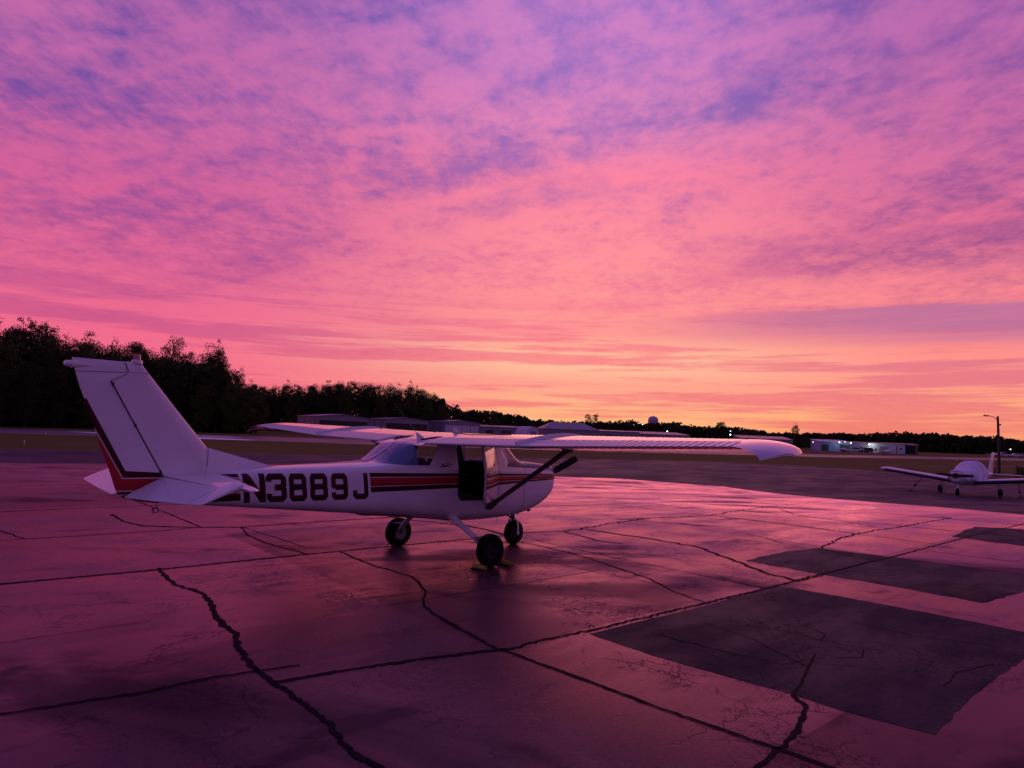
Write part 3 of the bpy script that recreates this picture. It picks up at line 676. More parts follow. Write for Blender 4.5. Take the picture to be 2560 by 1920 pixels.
# window strips and posts
bm = bmesh.new()
pts = [(s, 0, pchip(ST, s)[5] + .004) for s in (2.24, 2.3, 2.38, 2.46, 2.54, 2.62, 2.70, 2.78)]
loft(bm, [[(p[0], -.014, p[2]), (p[0], -.014, p[2] + .006), (p[0], .014, p[2] + .006), (p[0], .014, p[2])] for p in pts], close=True); recalc(bm)
obj('rear_window_strip', bm, M_WHITE, PLANE)
for sg in (1, -1):
    bm = bmesh.new(); 
    tube(bm, [(.44, sg * .455, 1.34), (.50, sg * .43, 1.50), (.56, sg * .395, 1.66)], .016, 8); obj('windshield_post', bm, M_WHITE, PLANE, True)

# cabin interior
bm = bmesh.new()
box(bm, (1.25, 0, .735), (1.75, .80, .03)); obj('cabin_floor', bm, M_DARK, PLANE)
bm = bmesh.new(); box(bm, (2.12, 0, 1.06), (.03, .80, .56)); obj('rear_bulkhead', bm, M_DARK, PLANE)
bm = bmesh.new(); prism(bm, [(.24, .74), (.36, .74), (.36, 1.30), (.46, 1.34), (.42, 1.365), (.16, 1.365)], -.36, .36, Matrix(((1, 0, 0, 0), (0, 0, 1, 0), (0, 1, 0, 0), (0, 0, 0, 1)))); recalc(bm); obj('instrument_panel', bm, M_DARK, PLANE)
for sg in (1, -1):
    bm = bmesh.new(); yy = sg * .20
    secs = []
    for k, (x, zz, w) in enumerate([(1.02, .80, .17), (1.05, .90, .19), (1.35, .92, .20), (1.50, .90, .19)]):
        secs.append([(x, yy - w, zz - .10), (x, yy - w, zz), (x, yy + w, zz), (x, yy + w, zz - .10)])
    loft(bm, secs, close=True)
    secs = [[(x, yy - w, zz), (x + .09, yy - w, zz + .02), (x + .09, yy + w, zz + .02), (x, yy + w, zz)] for x, zz, w in ((1.46, .86, .18), (1.52, 1.10, .20), (1.60, 1.32, .19), (1.64, 1.40, .13))]
    loft(bm, secs, close=True); recalc(bm)
    st = obj('seat', bm, M_SEAT, PLANE); bv = st.modifiers.new('soft', 'BEVEL'); bv.width = .03; bv.segments = 3
    bm = bmesh.new(); tube(bm, [(.33, yy, 1.16), (.62, yy, 1.16)], .012, 8); tube(bm, [(.62, yy - .12, 1.24), (.62, yy - .13, 1.16), (.62, yy - .06, 1.12), (.62, yy + .06, 1.12), (.62, yy + .13, 1.16), (.62, yy + .12, 1.24)], .013, 8)
    obj('control_yoke', bm, M_BLACKM, PLANE, True)

# ---- flying surfaces
def foil(x, t=.12, m=.02, p=.4):
    yt = t / .2 * (.2969 * math.sqrt(max(x, 0)) - .126 * x - .3516 * x * x + .2843 * x**3 - .1036 * x**4)
    yc = m / p**2 * (2 * p * x - x * x) if x < p else m / (1 - p)**2 * ((1 - 2 * p) + 2 * p * x - x * x)
    return yc, yt
YJ, YT = 2.08, 4.54
def wing_at(y):
    """LE s, LE z, TE s, TE z, thickness at span y"""
    t = max(0.0, (y - YJ) / (YT - YJ)); d = .0175 * max(0, y - .5)
    return (.56 + .20 * t, 1.670 + d + .018 * t, 2.17 - .29 * t, 1.643 + d + .060 * t, .118 - .004 * t)
HX = .74   # chord fraction of the flap / aileron hinge line
def wpt(y, x, up):
    ls, lz, ts, tz_, th = wing_at(y); c = ts - ls; yc, yt = foil(x, th); return (ls + c * x, y, lz + (tz_ - lz) * x + c * (yc + (yt if up else -yt)))
def wing(sg):
    bm = bmesh.new(); ys = [.0, .25, .5, .8, 1.2, 1.6, YJ, 2.5, 3.0, 3.5, 4.0, 4.35, YT]
    xu = [HX * (1 - math.cos(math.pi * k / 24)) / 2 * 1.0 for k in range(25)]
    xu = [HX * (k / 18)**1.7 for k in range(19)]
    secs = []
    for y in ys:
        r = [wpt(y, x, True) for x in xu[::-1]] + [wpt(y, x, False) for x in xu[1:]]
        secs.append([(a, sg * b, c) for a, b, c in r])
    loft(bm, secs, close=True); 
    # root part behind the hinge over the cabin
    secs = []
    for y in (0, .2, .40, .492):
        xs = [HX + (1.045 - HX) * k / 6 for k in range(7)]
        r = [wpt(y, min(x, .999), True) for x in xs] + [wpt(y, min(x, .999), False) for x in xs[::-1]]
        for k in range(7): 
            xx = xs[k]; ls, lz, ts, tz_, th = wing_at(y); r[k] = (ls + (ts - ls) * xx, y, r[k][2] - (xx > 1) * .02 - .010 * (y / .47)**2)
            r[-1 - k] = (ls + (ts - ls) * xx, y, min(r[-1 - k][2], r[k][2] - .006))
        secs.append([(a, sg * b, c) for a, b, c in r])
    loft(bm, secs, close=True)
    # drooped tip
    secs = []
    for k in range(9):
        u = k / 8; th = u * math.pi / 2; y = YT + .45 * math.sin(th); q = 1 - math.cos(th)
        ls, lz, ts, tz_, _ = wing_at(YT)
        l2 = ls + .62 * q**1.15; t2 = ts + .02 * math.sin(th); c = t2 - l2; sc = 1 - .80 * q; n = 20; up, dn = [], []
        for j in range(n + 1):
            x = (j / n)**1.5; yc, yt = foil(x, .114 * (ts - ls) / c * sc)
            dr = -.050 * q - .070 * u**1.3 * max(0, (x - .45) / .55)**1.5
            cz = lz + (tz_ - lz) * x + dr
            yy_ = YT + (y - YT) * (1 - .38 * x**3); up.append((l2 + c * x, sg * yy_, cz + c * (yc * (1 - q) + yt))); dn.append((l2 + c * x, sg * yy_, cz + c * (yc * (1 - q) - yt * (1 - .3 * q)) - .0015))
        secs.append(up[::-1] + dn[1:])
    loft(bm, secs, close=True)
    bmesh.ops.remove_doubles(bm, verts=bm.verts, dist=.0003); recalc(bm)
    o = obj('wing', bm, M_WING, PLANE, True, 30)
    # ribbed flap and aileron
    for nm, y0, y1, pitch in (('flap', .496, YJ - .008, .049), ('aileron', YJ + .008, YT - .012, .083)):
        bm = bmesh.new(); ys = []; y = y0; 
        n = int((y1 - y0) / pitch); pt = (y1 - y0) / n
        for k in range(n):
            b = y0 + k * pt; ys += [(b, 1), (b + pt * .45, 1), (b + pt * .62, 0), (b + pt * .86, 0)] if nm == 'flap' else [(b, 0), (b + pt - .018, 0), (b + pt - .013, 1), (b + pt - .005, 1)]
        ys.append((y1, 0)); xs = [HX + .006, HX + .03, HX + .09, .92, .985, .999]; secs = []
        for y, rr in ys:
            up = []; dn = []
            for i, x in enumerate(xs):
                a = wpt(y, x, True); h = (.012 if nm == 'flap' else .0075) * rr * (0 < i) * (1 if i < 4 else .8)
                up.append((a[0], sg * y, a[2] + h)); b = wpt(y, x, False); dn.append((b[0], sg * y, b[2] - (.004 if i < 4 else .001) - h * .7))
            secs.append(up + dn[::-1])
        loft(bm, secs, close=True); recalc(bm)
        obj(nm, bm, M_WHITE2, PLANE)
    bm = bmesh.new()
    for y in (.49, 1.30, YJ + .05, 3.3, 4.45): 
        pts = [wpt(y, x, True) for x in (.01, .04, .1, .2, .32, .45, .6, HX)]; tube(bm, [(p[0], sg * p[1], p[2] + .0004) for p in pts], .0016, 5)
    for x in (.34, HX - .01): tube(bm, [(lambda p: (p[0], sg * p[1], p[2] + .0004))(wpt(y, x, True)) for y in (.5, 1.3, YJ, 3.3, 4.5)], .0014, 5)
    for x in (.46, .60):
        for k in range(56 if x < .5 else 0):
            p = wpt(.52 + k * .068, x, True); box(bm, (p[0], sg * p[1], p[2] + .001), (.008, .008, .003))
    obj('panel_seam', bm, M_SEAM, o)
    # stall fence between flap and aileron
    bm = bmesh.new(); a = []; b = []
    for k in range(16):
        x = .02 + .97 * (k / 15); p = wpt(YJ, x, True); h = (.016 + .034 * x) * min(1, x / .08); a.append((p[0], sg * YJ, p[2] - .004)); b.append((p[0] + (.02 if k == 15 else 0), sg * YJ, p[2] + max(.006, h)))
    loft(bm, [[(p[0], p[1] - .004, p[2]), (q[0], q[1] - .004, q[2]), (q[0], q[1] + .004, q[2]), (p[0], p[1] + .004, p[2])] for p, q in zip(a, b)], close=True); recalc(bm)
    obj('stall_fence', bm, M_WHITE2, PLANE)
    # strut with cuffs
    bm = bmesh.new()
    A = Vector((.86, sg * .495, .735)); B = Vector((1.10, sg * 2.12, 1.665)); dr = (B - A)
    tube(bm, [A, A + dr * .05, A + dr * .93, B], [.028, .030, .030, .030], 14, sx=(2.2, .8), up=(0, 0, 1))
    tube(bm, [A - dr * .01, A + dr * .03, A + dr * .09], [.045, .042, .030], 14, sx=(2.0, 1.0), up=(0, 0, 1))
    tube(bm, [B - dr * .08, B - dr * .03, B + Vector((0, 0, .06))], [.030, .042, .055], 14, sx=(2.0, 1.0), up=(0, 0, 1))
    s_ = obj('wing_strut', bm, M_STRUT, PLANE, True)
    bm = bmesh.new(); ring(bm, (1.13, sg * 2.14, 1.61), .022, .004, 'X'); obj('tie_down_ring', bm, M_STEEL, s_, True)
    # navigation light on the tip
    bm = bmesh.new(); M = Matrix.Translation((1.45, sg * 4.965, 1.715)) @ Matrix.Rotation(math.radians(90), 4, 'Y')
    lathe(bm, [(0, -.055), (.016, -.05), (.026, -.02), (.030, .02), (.026, .05), (0, .062)], M, 14); obj('navigation_light', bm, M_LAMPG, PLANE, True)
def ring(bm, c, R_, r, axis='Y', n=16, k=6):
    rows = []
    for i in range(n):
        a = 2 * math.pi * i / n; row = []
        for j in range(k):
            b = 2 * math.pi * j / k; rr = R_ + r * math.cos(b); h = r * math.sin(b)
            p = {'Y': (rr * math.cos(a), h, rr * math.sin(a)), 'X': (h, rr * math.cos(a), rr * math.sin(a)), 'Z': (rr * math.cos(a), rr * math.sin(a), h)}[axis]
            row.append(bm.verts.new(Vector(p) + Vector(c)))
        rows.append(row)
    for i in range(n):
        for j in range(k): bm.faces.new((rows[i][j], rows[(i + 1) % n][j], rows[(i + 1) % n][(j + 1) % k], rows[i][(j + 1) % k]))
for sg in (1, -1): wing(sg)

bm = bmesh.new(); tube(bm, [(q[0], q[1], q[2] + .004) for q in (wpt(y, x, True) for y, x in ((.02, .40), (.3, .45), (.6, .52), (.85, .5), (1.2, .42)))], .004, 5); obj('antenna_cable', bm, M_SEAM, PLANE)
# whip antennas on the roof, fuel caps
for s, y, tip in ((1.92, .12, (2.42, .14, 2.16)), (1.12, .02, (1.30, .03, 2.02))):
    bm = bmesh.new(); zt = wpt(abs(y), (s - .56) / 1.61, True)[2]
    prism(bm, [(s - .09, zt - .003), (s + .05, zt - .003), (s + .075, zt + .075), (s + .05, zt + .078)], -.012, .012, Matrix.Translation((0, y, 0)) @ Matrix(((1, 0, 0, 0), (0, 0, -1, 0), (0, 1, 0, 0), (0, 0, 0, 1)))); recalc(bm)
    an = obj('antenna_base', bm, M_WHITE, PLANE)
    bm = bmesh.new(); tube(bm, [(s + .06, y, zt + .07), tip], [.003, .0016], 6); obj('antenna_whip', bm, M_GREYM, an)
for y in (-.55, .95, 1.9, -1.9):
    bm = bmesh.new(); p = wpt(abs(y), .30, True); lathe(bm, [(0, -.004), (.032, -.004), (.032, .008), (.02, .016), (0, .017)], Matrix.Translation((p[0], y, p[2])), 14)
    obj('fuel_cap', bm, M_BLACKM, PLANE, True)

# ---- fin, rudder
def symfoil(x, t): return t / .2 * (.2969 * math.sqrt(max(x, 0)) - .126 * x - .3516 * x * x + .2843 * x**3 - .1036 * x**4)
def slab(rows, nx=10, x1=1.0):
    """surface from (LE point, TE point, half-thickness at LE-side, at TE-side) rows"""
    return rows
def finsec(le, te, zz, tle, tte, n=10, round_le=True):
    up = []
    for j in range(n + 1):
        x = j / n; xx = x**1.6 if round_le else x
        t = (tle * math.sqrt(min(1, xx * 5)) if round_le else tle) * (1 - xx) + tte * xx
        up.append((le + (te - le) * xx, t, zz))
    return up + [(a, -b, c) for a, b, c in up[::-1]]
bm = bmesh.new()
hl = lambda zz: 5.228 + (zz - 1.235) * .580        # hinge line
secs = []
for zz, le in ((1.20, 4.62), (1.30, 4.70), (1.546, 4.805), (1.94, 5.148), (2.182, 5.352), (2.21, 5.376)):
    secs.append(finsec(le, hl(zz) - .006, zz, .052 - .012 * (zz - 1.2), .036 - .010 * (zz - 1.2)))
secs.append(finsec(5.447 - .005, 5.625, 2.285, .040, .034)); secs.append(finsec(5.50, 5.655, 2.36, .034, .030)); secs.append(finsec(5.53, 5.665, 2.383, .016, .014))
loft(bm, secs, close=True); recalc(bm); fin = obj('tail_fin', bm, M_WHITE, PLANE, True, 40)
# dorsal fillet
bm = bmesh.new(); secs = []
for s, zt, w in ((3.98, 1.336, .004), (4.1, 1.354, .012), (4.3, 1.408, .020), (4.55, 1.478, .028), (4.812, 1.548, .036)):
    zb = 1.20; secs.append([(s, w * 1.9, zb), (s, w * 1.25, zb + (zt - zb) * .55), (s, w * .7, zt - .02), (s, w * .25, zt), (s, -w * .25, zt), (s, -w * .7, zt - .02), (s, -w * 1.25, zb + (zt - zb) * .55), (s, -w * 1.9, zb)])
loft(bm, secs, close=True); recalc(bm); obj('dorsal_fin', bm, M_WHITE, PLANE, True, 50)
bm = bmesh.new(); tube(bm, [(4.806, .050, 1.26), (4.806, .044, 1.545)], .0022, 5); tube(bm, [(4.806, -.050, 1.26), (4.806, -.044, 1.545)], .0022, 5)
obj('panel_seam', bm, M_SEAM, fin)
# rudder with horn, painted bands cut into the mesh
def rte(zz): return pchip([(1.085, 5.632), (1.101, 5.641), (1.3, 5.715), (1.627, 5.843), (1.861, 5.925), (2.12, 6.031), (2.249, 6.074), (2.34, 6.105)], zz)[0]
bm = bmesh.new(); secs = []
def hz(zz): return hl(max(zz, 1.235)) + .010 if zz > 1.235 else 5.26 + (1.235 - zz) * .1
for zz in [1.085, 1.12, 1.16, 1.2, 1.235, 1.28, 1.33, 1.38, 1.44, 1.5, 1.6, 1.7, 1.8, 1.9, 2.0, 2.1, 2.175]:
    secs.append(finsec(hz(zz), rte(zz), zz, .034 - .008 * (zz - 1.2), .005, 8, False))
loft(bm, secs, close=True)
secs = []
for zz, le, te, t in ((2.168, 5.79, 6.048, .0255), (2.225, 5.70, 6.066, .029), (2.262, 5.632, 6.078, .029), (2.276, 5.630, 6.083, .030), (2.325, 5.652, 6.100, .030), (2.362, 5.668, 6.108, .024), (2.378, 5.672, 6.112, .010)):
    secs.append(finsec(le, te, min(zz, zz), t, .006 if zz < 2.3 else .004, 8, False))
loft(bm, secs, close=True)
for pl in ([(5.0, 1.275), (5.585, 1.314)], [(5.585, 1.314), (5.91, 1.90)], [(5.0, 1.243), (5.60, 1.248)], [(5.60, 1.248), (5.78, 1.56)], [(5.0, 1.231), (5.606, 1.236)], [(5.606, 1.236), (5.785, 1.545)], [(5.0, 1.105), (5.7, 1.112)], [(5.0, 1.118), (5.7, 1.125)]):
    (x0, z0), (x1, z1) = pl; bmesh.ops.bisect_plane(bm, geom=bm.verts[:] + bm.edges[:] + bm.faces[:], plane_co=(x0, 0, z0), plane_no=(-(z1 - z0), 0, x1 - x0))
def below(a, b, x, zz): return (b[0] - a[0]) * (zz - a[1]) - (b[1] - a[1]) * (x - a[0]) < 0
for f in bm.faces:
    c = f.calc_center_median(); x, zz = c.x, c.z
    in1 = below((5.0, 1.275), (5.585, 1.314), x, zz) or below((5.585, 1.314), (5.91, 1.90), x, zz)
    in2 = below((5.0, 1.243), (5.60, 1.248), x, zz) or below((5.60, 1.248), (5.78, 1.56), x, zz)
    in3 = below((5.0, 1.231), (5.606, 1.236), x, zz) or below((5.606, 1.236), (5.785, 1.545), x, zz)
    if zz > 2.0: in1 = False
    f.material_index = 0
    if in1: f.material_index = 1
    if in2: f.material_index = 3
    if in3: f.material_index = 2
    if zz < 1.125: f.material_index = 3
    if zz < 1.112: f.material_index = 1
recalc(bm); rud = obj('rudder', bm, [M_WHITE2, M_MAROON, M_RED, M_CREAM], PLANE, True, 35)
bm = bmesh.new()
for y in (.034, -.034):
    tube(bm, [(hl(1.24) + .002, y, 1.24), (hl(2.18) + .002, y, 2.18)], .0045, 5)
for zz in (1.30, 1.76, 2.15): box(bm, (hl(zz) + .002, 0, zz), (.018, .080, .034))
obj('rudder_hinge', bm, M_SEAM, rud)
bm = bmesh.new(); lathe(bm, [(.052, -.01), (.050, .022), (.036, .03), (0, .032)], Matrix.Translation((5.555, 0, 2.380)), 18); bb = obj('beacon', bm, M_WHITE, PLANE, True)
bm = bmesh.new()
for sg in (1, -1):
    for a, b in (((5.45, .039, 2.283), (5.63, .032, 2.276)), ((5.63, .032, 2.276), (6.07, .008, 2.252)), ((5.79, .031, 2.176), (5.64, .033, 2.262)), ((5.64, .033, 2.268), (5.668, .028, 2.37))): tube(bm, [(a[0], sg * a[1], a[2]), (b[0], sg * b[1], b[2])], .0022, 5)
obj('cap_seam', bm, M_SEAM, rud)
bm = bmesh.new(); lathe(bm, [(.031, 0), (.031, .045), (.022, .056), (0, .058)], Matrix.Translation((5.555, 0, 2.412)), 18); obj('beacon_lens', bm, M_BEACON, bb, True)
bm = bmesh.new(); lathe(bm, [(0, -.20), (.012, -.18), (.034, -.02), (.036, .0), (0, .001)], Matrix.Translation((6.115, 0, 2.315)) @ Matrix.Rotation(math.radians(90), 4, 'Y'), 16); tl = obj('tail_light', bm, M_WHITE, PLANE, True)
bm = bmesh.new(); lathe(bm, [(.030, 0), (.031, .035), (.022, .052), (0, .055)], Matrix.Translation((6.116, 0, 2.315)) @ Matrix.Rotation(math.radians(90), 4, 'Y'), 16); obj('tail_light_lens', bm, M_LAMPG, tl, True)
# tail cone under the rudder
bm = bmesh.new(); secs = []
for s, zb, zt, w in ((5.236, .985, 1.20, .095), (5.30, .990, 1.115, .078), (5.42, 1.008, 1.085, .055), (5.56, 1.045, 1.080, .022), (5.60, 1.062, 1.076, .006)):
    secs.append([(s, w * math.cos(a), (zb + zt) / 2 + (zt - zb) / 2 * math.sin(a)) for a in [2 * math.pi * k / 16 for k in range(16)]])
loft(bm, secs, close=True); recalc(bm); obj('tail_cone', bm, M_MAROON, PLANE, True)

# ---- stabilizer and drooping elevators
def tailplane(sg):
    bm = bmesh.new(); secs = []
    for y, le, te, zz, t in ((.05, 4.56, 5.235, 1.238, .036), (.3, 4.63, 5.235, 1.236, .034), (.8, 4.775, 5.235, 1.231, .030), (1.29, 4.915, 5.235, 1.226, .024), (1.30, 4.918, 5.07, 1.226, .022), (1.46, 4.965, 5.075, 1.222, .016), (1.50, 5.01, 5.07, 1.221, .007)):
        up = []
        for j in range(9):
            x = (j / 8)**1.6; tt = t * math.sqrt(min(1, x * 4)) * (1 - .35 * x); up.append((le + (te - le) * x, sg * y, zz + tt))
        secs.append(up + [(a, b, 2 * zz - c) for a, b, c in up[::-1]])
    loft(bm, secs, close=True); recalc(bm); obj('stabilizer', bm, M_WHITE, PLANE, True, 40)
    bm = bmesh.new(); secs = []
    for y, xa, c, t in ((.09, .0, .30, .022), (.17, .0, .41, .022), (.7, .0, .365, .021), (1.30, .0, .30, .019)):
        secs.append([(xa, sg * y, t), (xa + c * .4, sg * y, t * .75), (xa + c, sg * y, .003), (xa + c, sg * y, -.003), (xa + c * .4, sg * y, -t * .75), (xa, sg * y, -t)])
    loft(bm, secs, close=True); secs = []
    for y, xa, c, t in ((1.31, -.16, .30, .019), (1.49, -.15, .27, .018), (1.515, -.13, .25, .010)):
        secs.append([(xa, sg * y, 0), (xa + .02, sg * y, t * .8), (xa + .08, sg * y, t), (xa + .25, sg * y, t * .8), (c, sg * y, .003), (c, sg * y, -.003), (xa + .25, sg * y, -t * .8), (xa + .08, sg * y, -t), (xa + .02, sg * y, -t * .8)])
    loft(bm, secs, close=True); recalc(bm)
    M = Matrix.Translation((5.252, 0, 1.230)) @ Matrix.Rotation(math.radians(22.5), 4, 'Y')
    bm.transform(M); el = obj('elevator', bm, M_WHITE2, PLANE, True, 30)
    bm = bmesh.new(); tube(bm, [(5.245, sg * .12, 1.246), (5.245, sg * 1.28, 1.240)], .006, 5); obj('elevator_gap', bm, M_SEAM, el)
for sg in (1, -1): tailplane(sg)

# tie-down ring under the tail
bm = bmesh.new(); tube(bm, [(5.27, 0, .99), (5.27, 0, .945)], .006, 6); ring(bm, (5.27, 0, .915), .026, .006, 'Y'); ring(bm, (5.30, .0, .912), .022, .005, 'X'); obj('tail_tie_down_ring', bm, M_STEEL, PLANE, True)

# ---- landing gear
def wheel(parent, c, R_, w, cam_=0.0, name='wheel'):
    M = Matrix.Translation(c) @ Matrix.Rotation(math.radians(90) + cam_, 4, 'X')
    bm = bmesh.new(); h = w / 2
    lathe(bm, [(R_ * .50, -h * .62), (R_ * .62, -h * .86), (R_ * .80, -h), (R_ * .92, -h * .82), (R_ * .985, -h * .45), (R_, 0), (R_ * .985, h * .45), (R_ * .92, h * .82), (R_ * .80, h), (R_ * .62, h * .86), (R_ * .50, h * .62)], M, 36)
    ty = obj(name, bm, M_RUBBER, parent, True, 60)
    bm = bmesh.new()
    lathe(bm, [(0, -h * .50), (R_ * .14, -h * .52), (R_ * .16, -h * .35), (R_ * .36, -h * .30), (R_ * .46, -h * .60), (R_ * .52, -h * .62), (R_ * .52, h * .62), (R_ * .46, h * .60), (R_ * .36, h * .30), (R_ * .16, h * .35), (R_ * .14, h * .52), (0, h * .50)], M, 30)
    obj('hub', bm, M_HUB, ty, True, 30); return ty
for sg in (1, -1):
    bm = bmesh.new(); A = Vector((1.52, sg * .33, .66)); B = Vector((1.36, sg * .90, .27)); dr = B - A
    secs = []
    for t, w in ((0, .072), (.4, .058), (.8, .045), (1, .042)):
        p = A + dr * t; n = Vector((0, sg * .56, .83)).normalized() * .012
        secs.append([p + Vector((-w, 0, 0)) + n, p + Vector((w, 0, 0)) + n, p + Vector((w, 0, 0)) - n, p + Vector((-w, 0, 0)) - n])
    loft(bm, secs, close=True); recalc(bm); leg = obj('main_gear_leg', bm, M_WHITE2, PLANE)
    bm = bmesh.new(); box(bm, (1.38, sg * .86, .385), (.20, .10, .012)); box(bm, (1.40, sg * .83, .36), (.03, .05, .06)); obj('boarding_step', bm, M_GREYM, leg)
    bm = bmesh.new(); tube(bm, [(1.52, sg * .34, .60), (1.56, sg * .42, .55), (1.47, sg * .6, .47), (1.40, sg * .84, .27)], .005, 6); obj('brake_line', bm, M_BLACKM, leg, True)
    wl = wheel(PLANE, (1.325, sg * .972, .221), .222, .165, sg * math.radians(3))
    bm = bmesh.new(); tube(bm, [(1.36, sg * .86, .28), (1.325, sg * .93, .222)], [.03, .035], 10); lathe(bm, [(0, -.006), (.105, -.006), (.105, .006), (0, .006)], Matrix.Translation((1.325, sg * .905, .222)) @ Matrix.Rotation(math.radians(90), 4, 'X'), 24); box(bm, (1.41, sg * .905, .20), (.07, .05, .10)); obj('brake_disc', bm, M_GREYM, wl, True)
nw = wheel(PLANE, (-.285, 0, .197), .198, .125, 0, 'nose_wheel')
bm = bmesh.new()
tube(bm, [(-.20, 0, .62), (-.255, 0, .43)], [.034, .034], 12); tube(bm, [(-.255, 0, .46), (-.262, 0, .40)], [.024, .024], 12)
lathe(bm, [(0, -.02), (.05, -.02), (.05, .02), (0, .02)], Matrix.Translation((-.23, 0, .50)), 12)
ng = obj('nose_gear_strut', bm, M_BLACKM, PLANE, True)
bm = bmesh.new()
for sg in (1, -1):
    tube(bm, [(-.262, sg * .02, .42), (-.268, sg * .085, .395), (-.280, sg * .095, .30), (-.285, sg * .092, .19)], [.018, .020, .017, .015], 8, sx=(1.5, .8))
    box(bm, (-.285, sg * .095, .197), (.05, .018, .05))
obj('nose_fork', bm, M_WHITE2, ng, True)
bm = bmesh.new(); tube(bm, [(-.22, 0, .56), (-.10, 0, .49), (-.245, 0, .42)], [.014, .017, .014], 6, sx=(2.4, .7)); tube(bm, [(-.16, .05, .60), (-.30, .07, .50)], .014, 8); tube(bm, [(-.20, -.05, .58), (-.05, -.06, .50)], .010, 6); obj('torque_link', bm, M_BLACKM, ng, True)

# exhaust, drain mast and belly bits
bm = bmesh.new(); tube(bm, [(-.55, .06, .62), (-.58, .06, .53)], .03, 10); obj('exhaust_pipe', bm, M_BLACKM, PLANE, True)
bm = bmesh.new(); tube(bm, [(.58, .05, .53), (.585, .05, .47)], [.012, .006], 6); obj('fuel_drain', bm, M_BLACKM, PLANE)
bm = bmesh.new(); tube(bm, [(.25, .1, .53), (.25, .1, .44)], .004, 6); obj('drain_tube', bm, M_BLACKM, PLANE)

# ---- propeller
bm = bmesh.new(); M = Matrix.Translation((-1.03, 0, 1.085)) @ Matrix.Rotation(math.radians(-90), 4, 'Y')
lathe(bm, [(.105, 0), (.105, .05), (.098, .09), (.075, .15), (.045, .195), (.015, .22), (0, .225)], M, 24); obj('spinner', bm, M_WHITE, PLANE, True)
for sg in (1, -1):
    bm = bmesh.new(); secs = []; an = math.radians(28)
    for r, c, tw, t in ((.05, .05, 50, .03), (.15, .085, 44, .022), (.30, .115, 34, .016), (.5, .115, 26, .012), (.66, .112, 20, .008), (.725, .104, 17, .006), (.745, .092, 16, .003)):
        sec = []
        for k in range(10):
            a = 2 * math.pi * k / 10; u = c / 2 * math.cos(a); v = t / 2 * math.sin(a); q = math.radians(tw)
            X_ = u * math.sin(q) + v * math.cos(q); W_ = u * math.cos(q) - v * math.sin(q)
            # radial direction in the y,z plane
            ry, rz = math.cos(an) * sg, math.sin(an) * sg; py_, pz = -math.sin(an) * sg, math.cos(an) * sg
            sec.append((-1.075 + X_, ry * r + py_ * W_, 1.085 + rz * r + pz * W_))
        secs.append(sec)
    loft(bm, secs, close=True); recalc(bm); obj('propeller_blade', bm, M_BLACKM, PLANE, True)

# ------------------------------------------------------------------ wheel chocks
def chock(name, s, y, label):
    c, si = math.cos(math.pi + HD), math.sin(math.pi + HD); wx = -0.0726 + c * s - si * y; wy = 10.6739 + si * s + c * y
    bm = bmesh.new(); L = .22
    secs = []
    for k, (h) in enumerate((-.5, .5)):
        ring_ = [(math.cos(2 * math.pi * j / 14) * .031, h * L, .038 + math.sin(2 * math.pi * j / 14) * .031) for j in range(14)]; secs.append(ring_)
    r = loft(bm, secs, close=True, capends=False)
    inn = [[(math.cos(2 * math.pi * j / 14) * .023, h * L, .038 + math.sin(2 * math.pi * j / 14) * .023) for j in range(14)] for h in (-.5, .5)]
    r2 = loft(bm, inn, close=True, capends=False)
    for i in (0, 1):
        for j in range(14): bm.faces.new((r[i][j], r[i][(j + 1) % 14], r2[i][(j + 1) % 14], r2[i][j]))
    recalc(bm)
    o = obj(name, bm, M_YELLOW, None, True, 40); o.location = (wx, wy, 0); o.rotation_euler = (0, 0, math.pi + HD)
    b2 = bmesh.new(); box(b2, (-.0, 0, .010), (.13, L * .96, .012)); obj('rubber_foot', b2, M_RUBBER, o)
    return tag(o, label, 'wheel chock', 'yellow wheel chocks')
chock('wheel_chock', 1.56, 1.01, 'yellow tubular wheel chock behind the nearest main wheel, on its tail side')
chock('wheel_chock', 1.085, 1.03, 'yellow tubular wheel chock in front of the nearest main wheel, on its nose side')

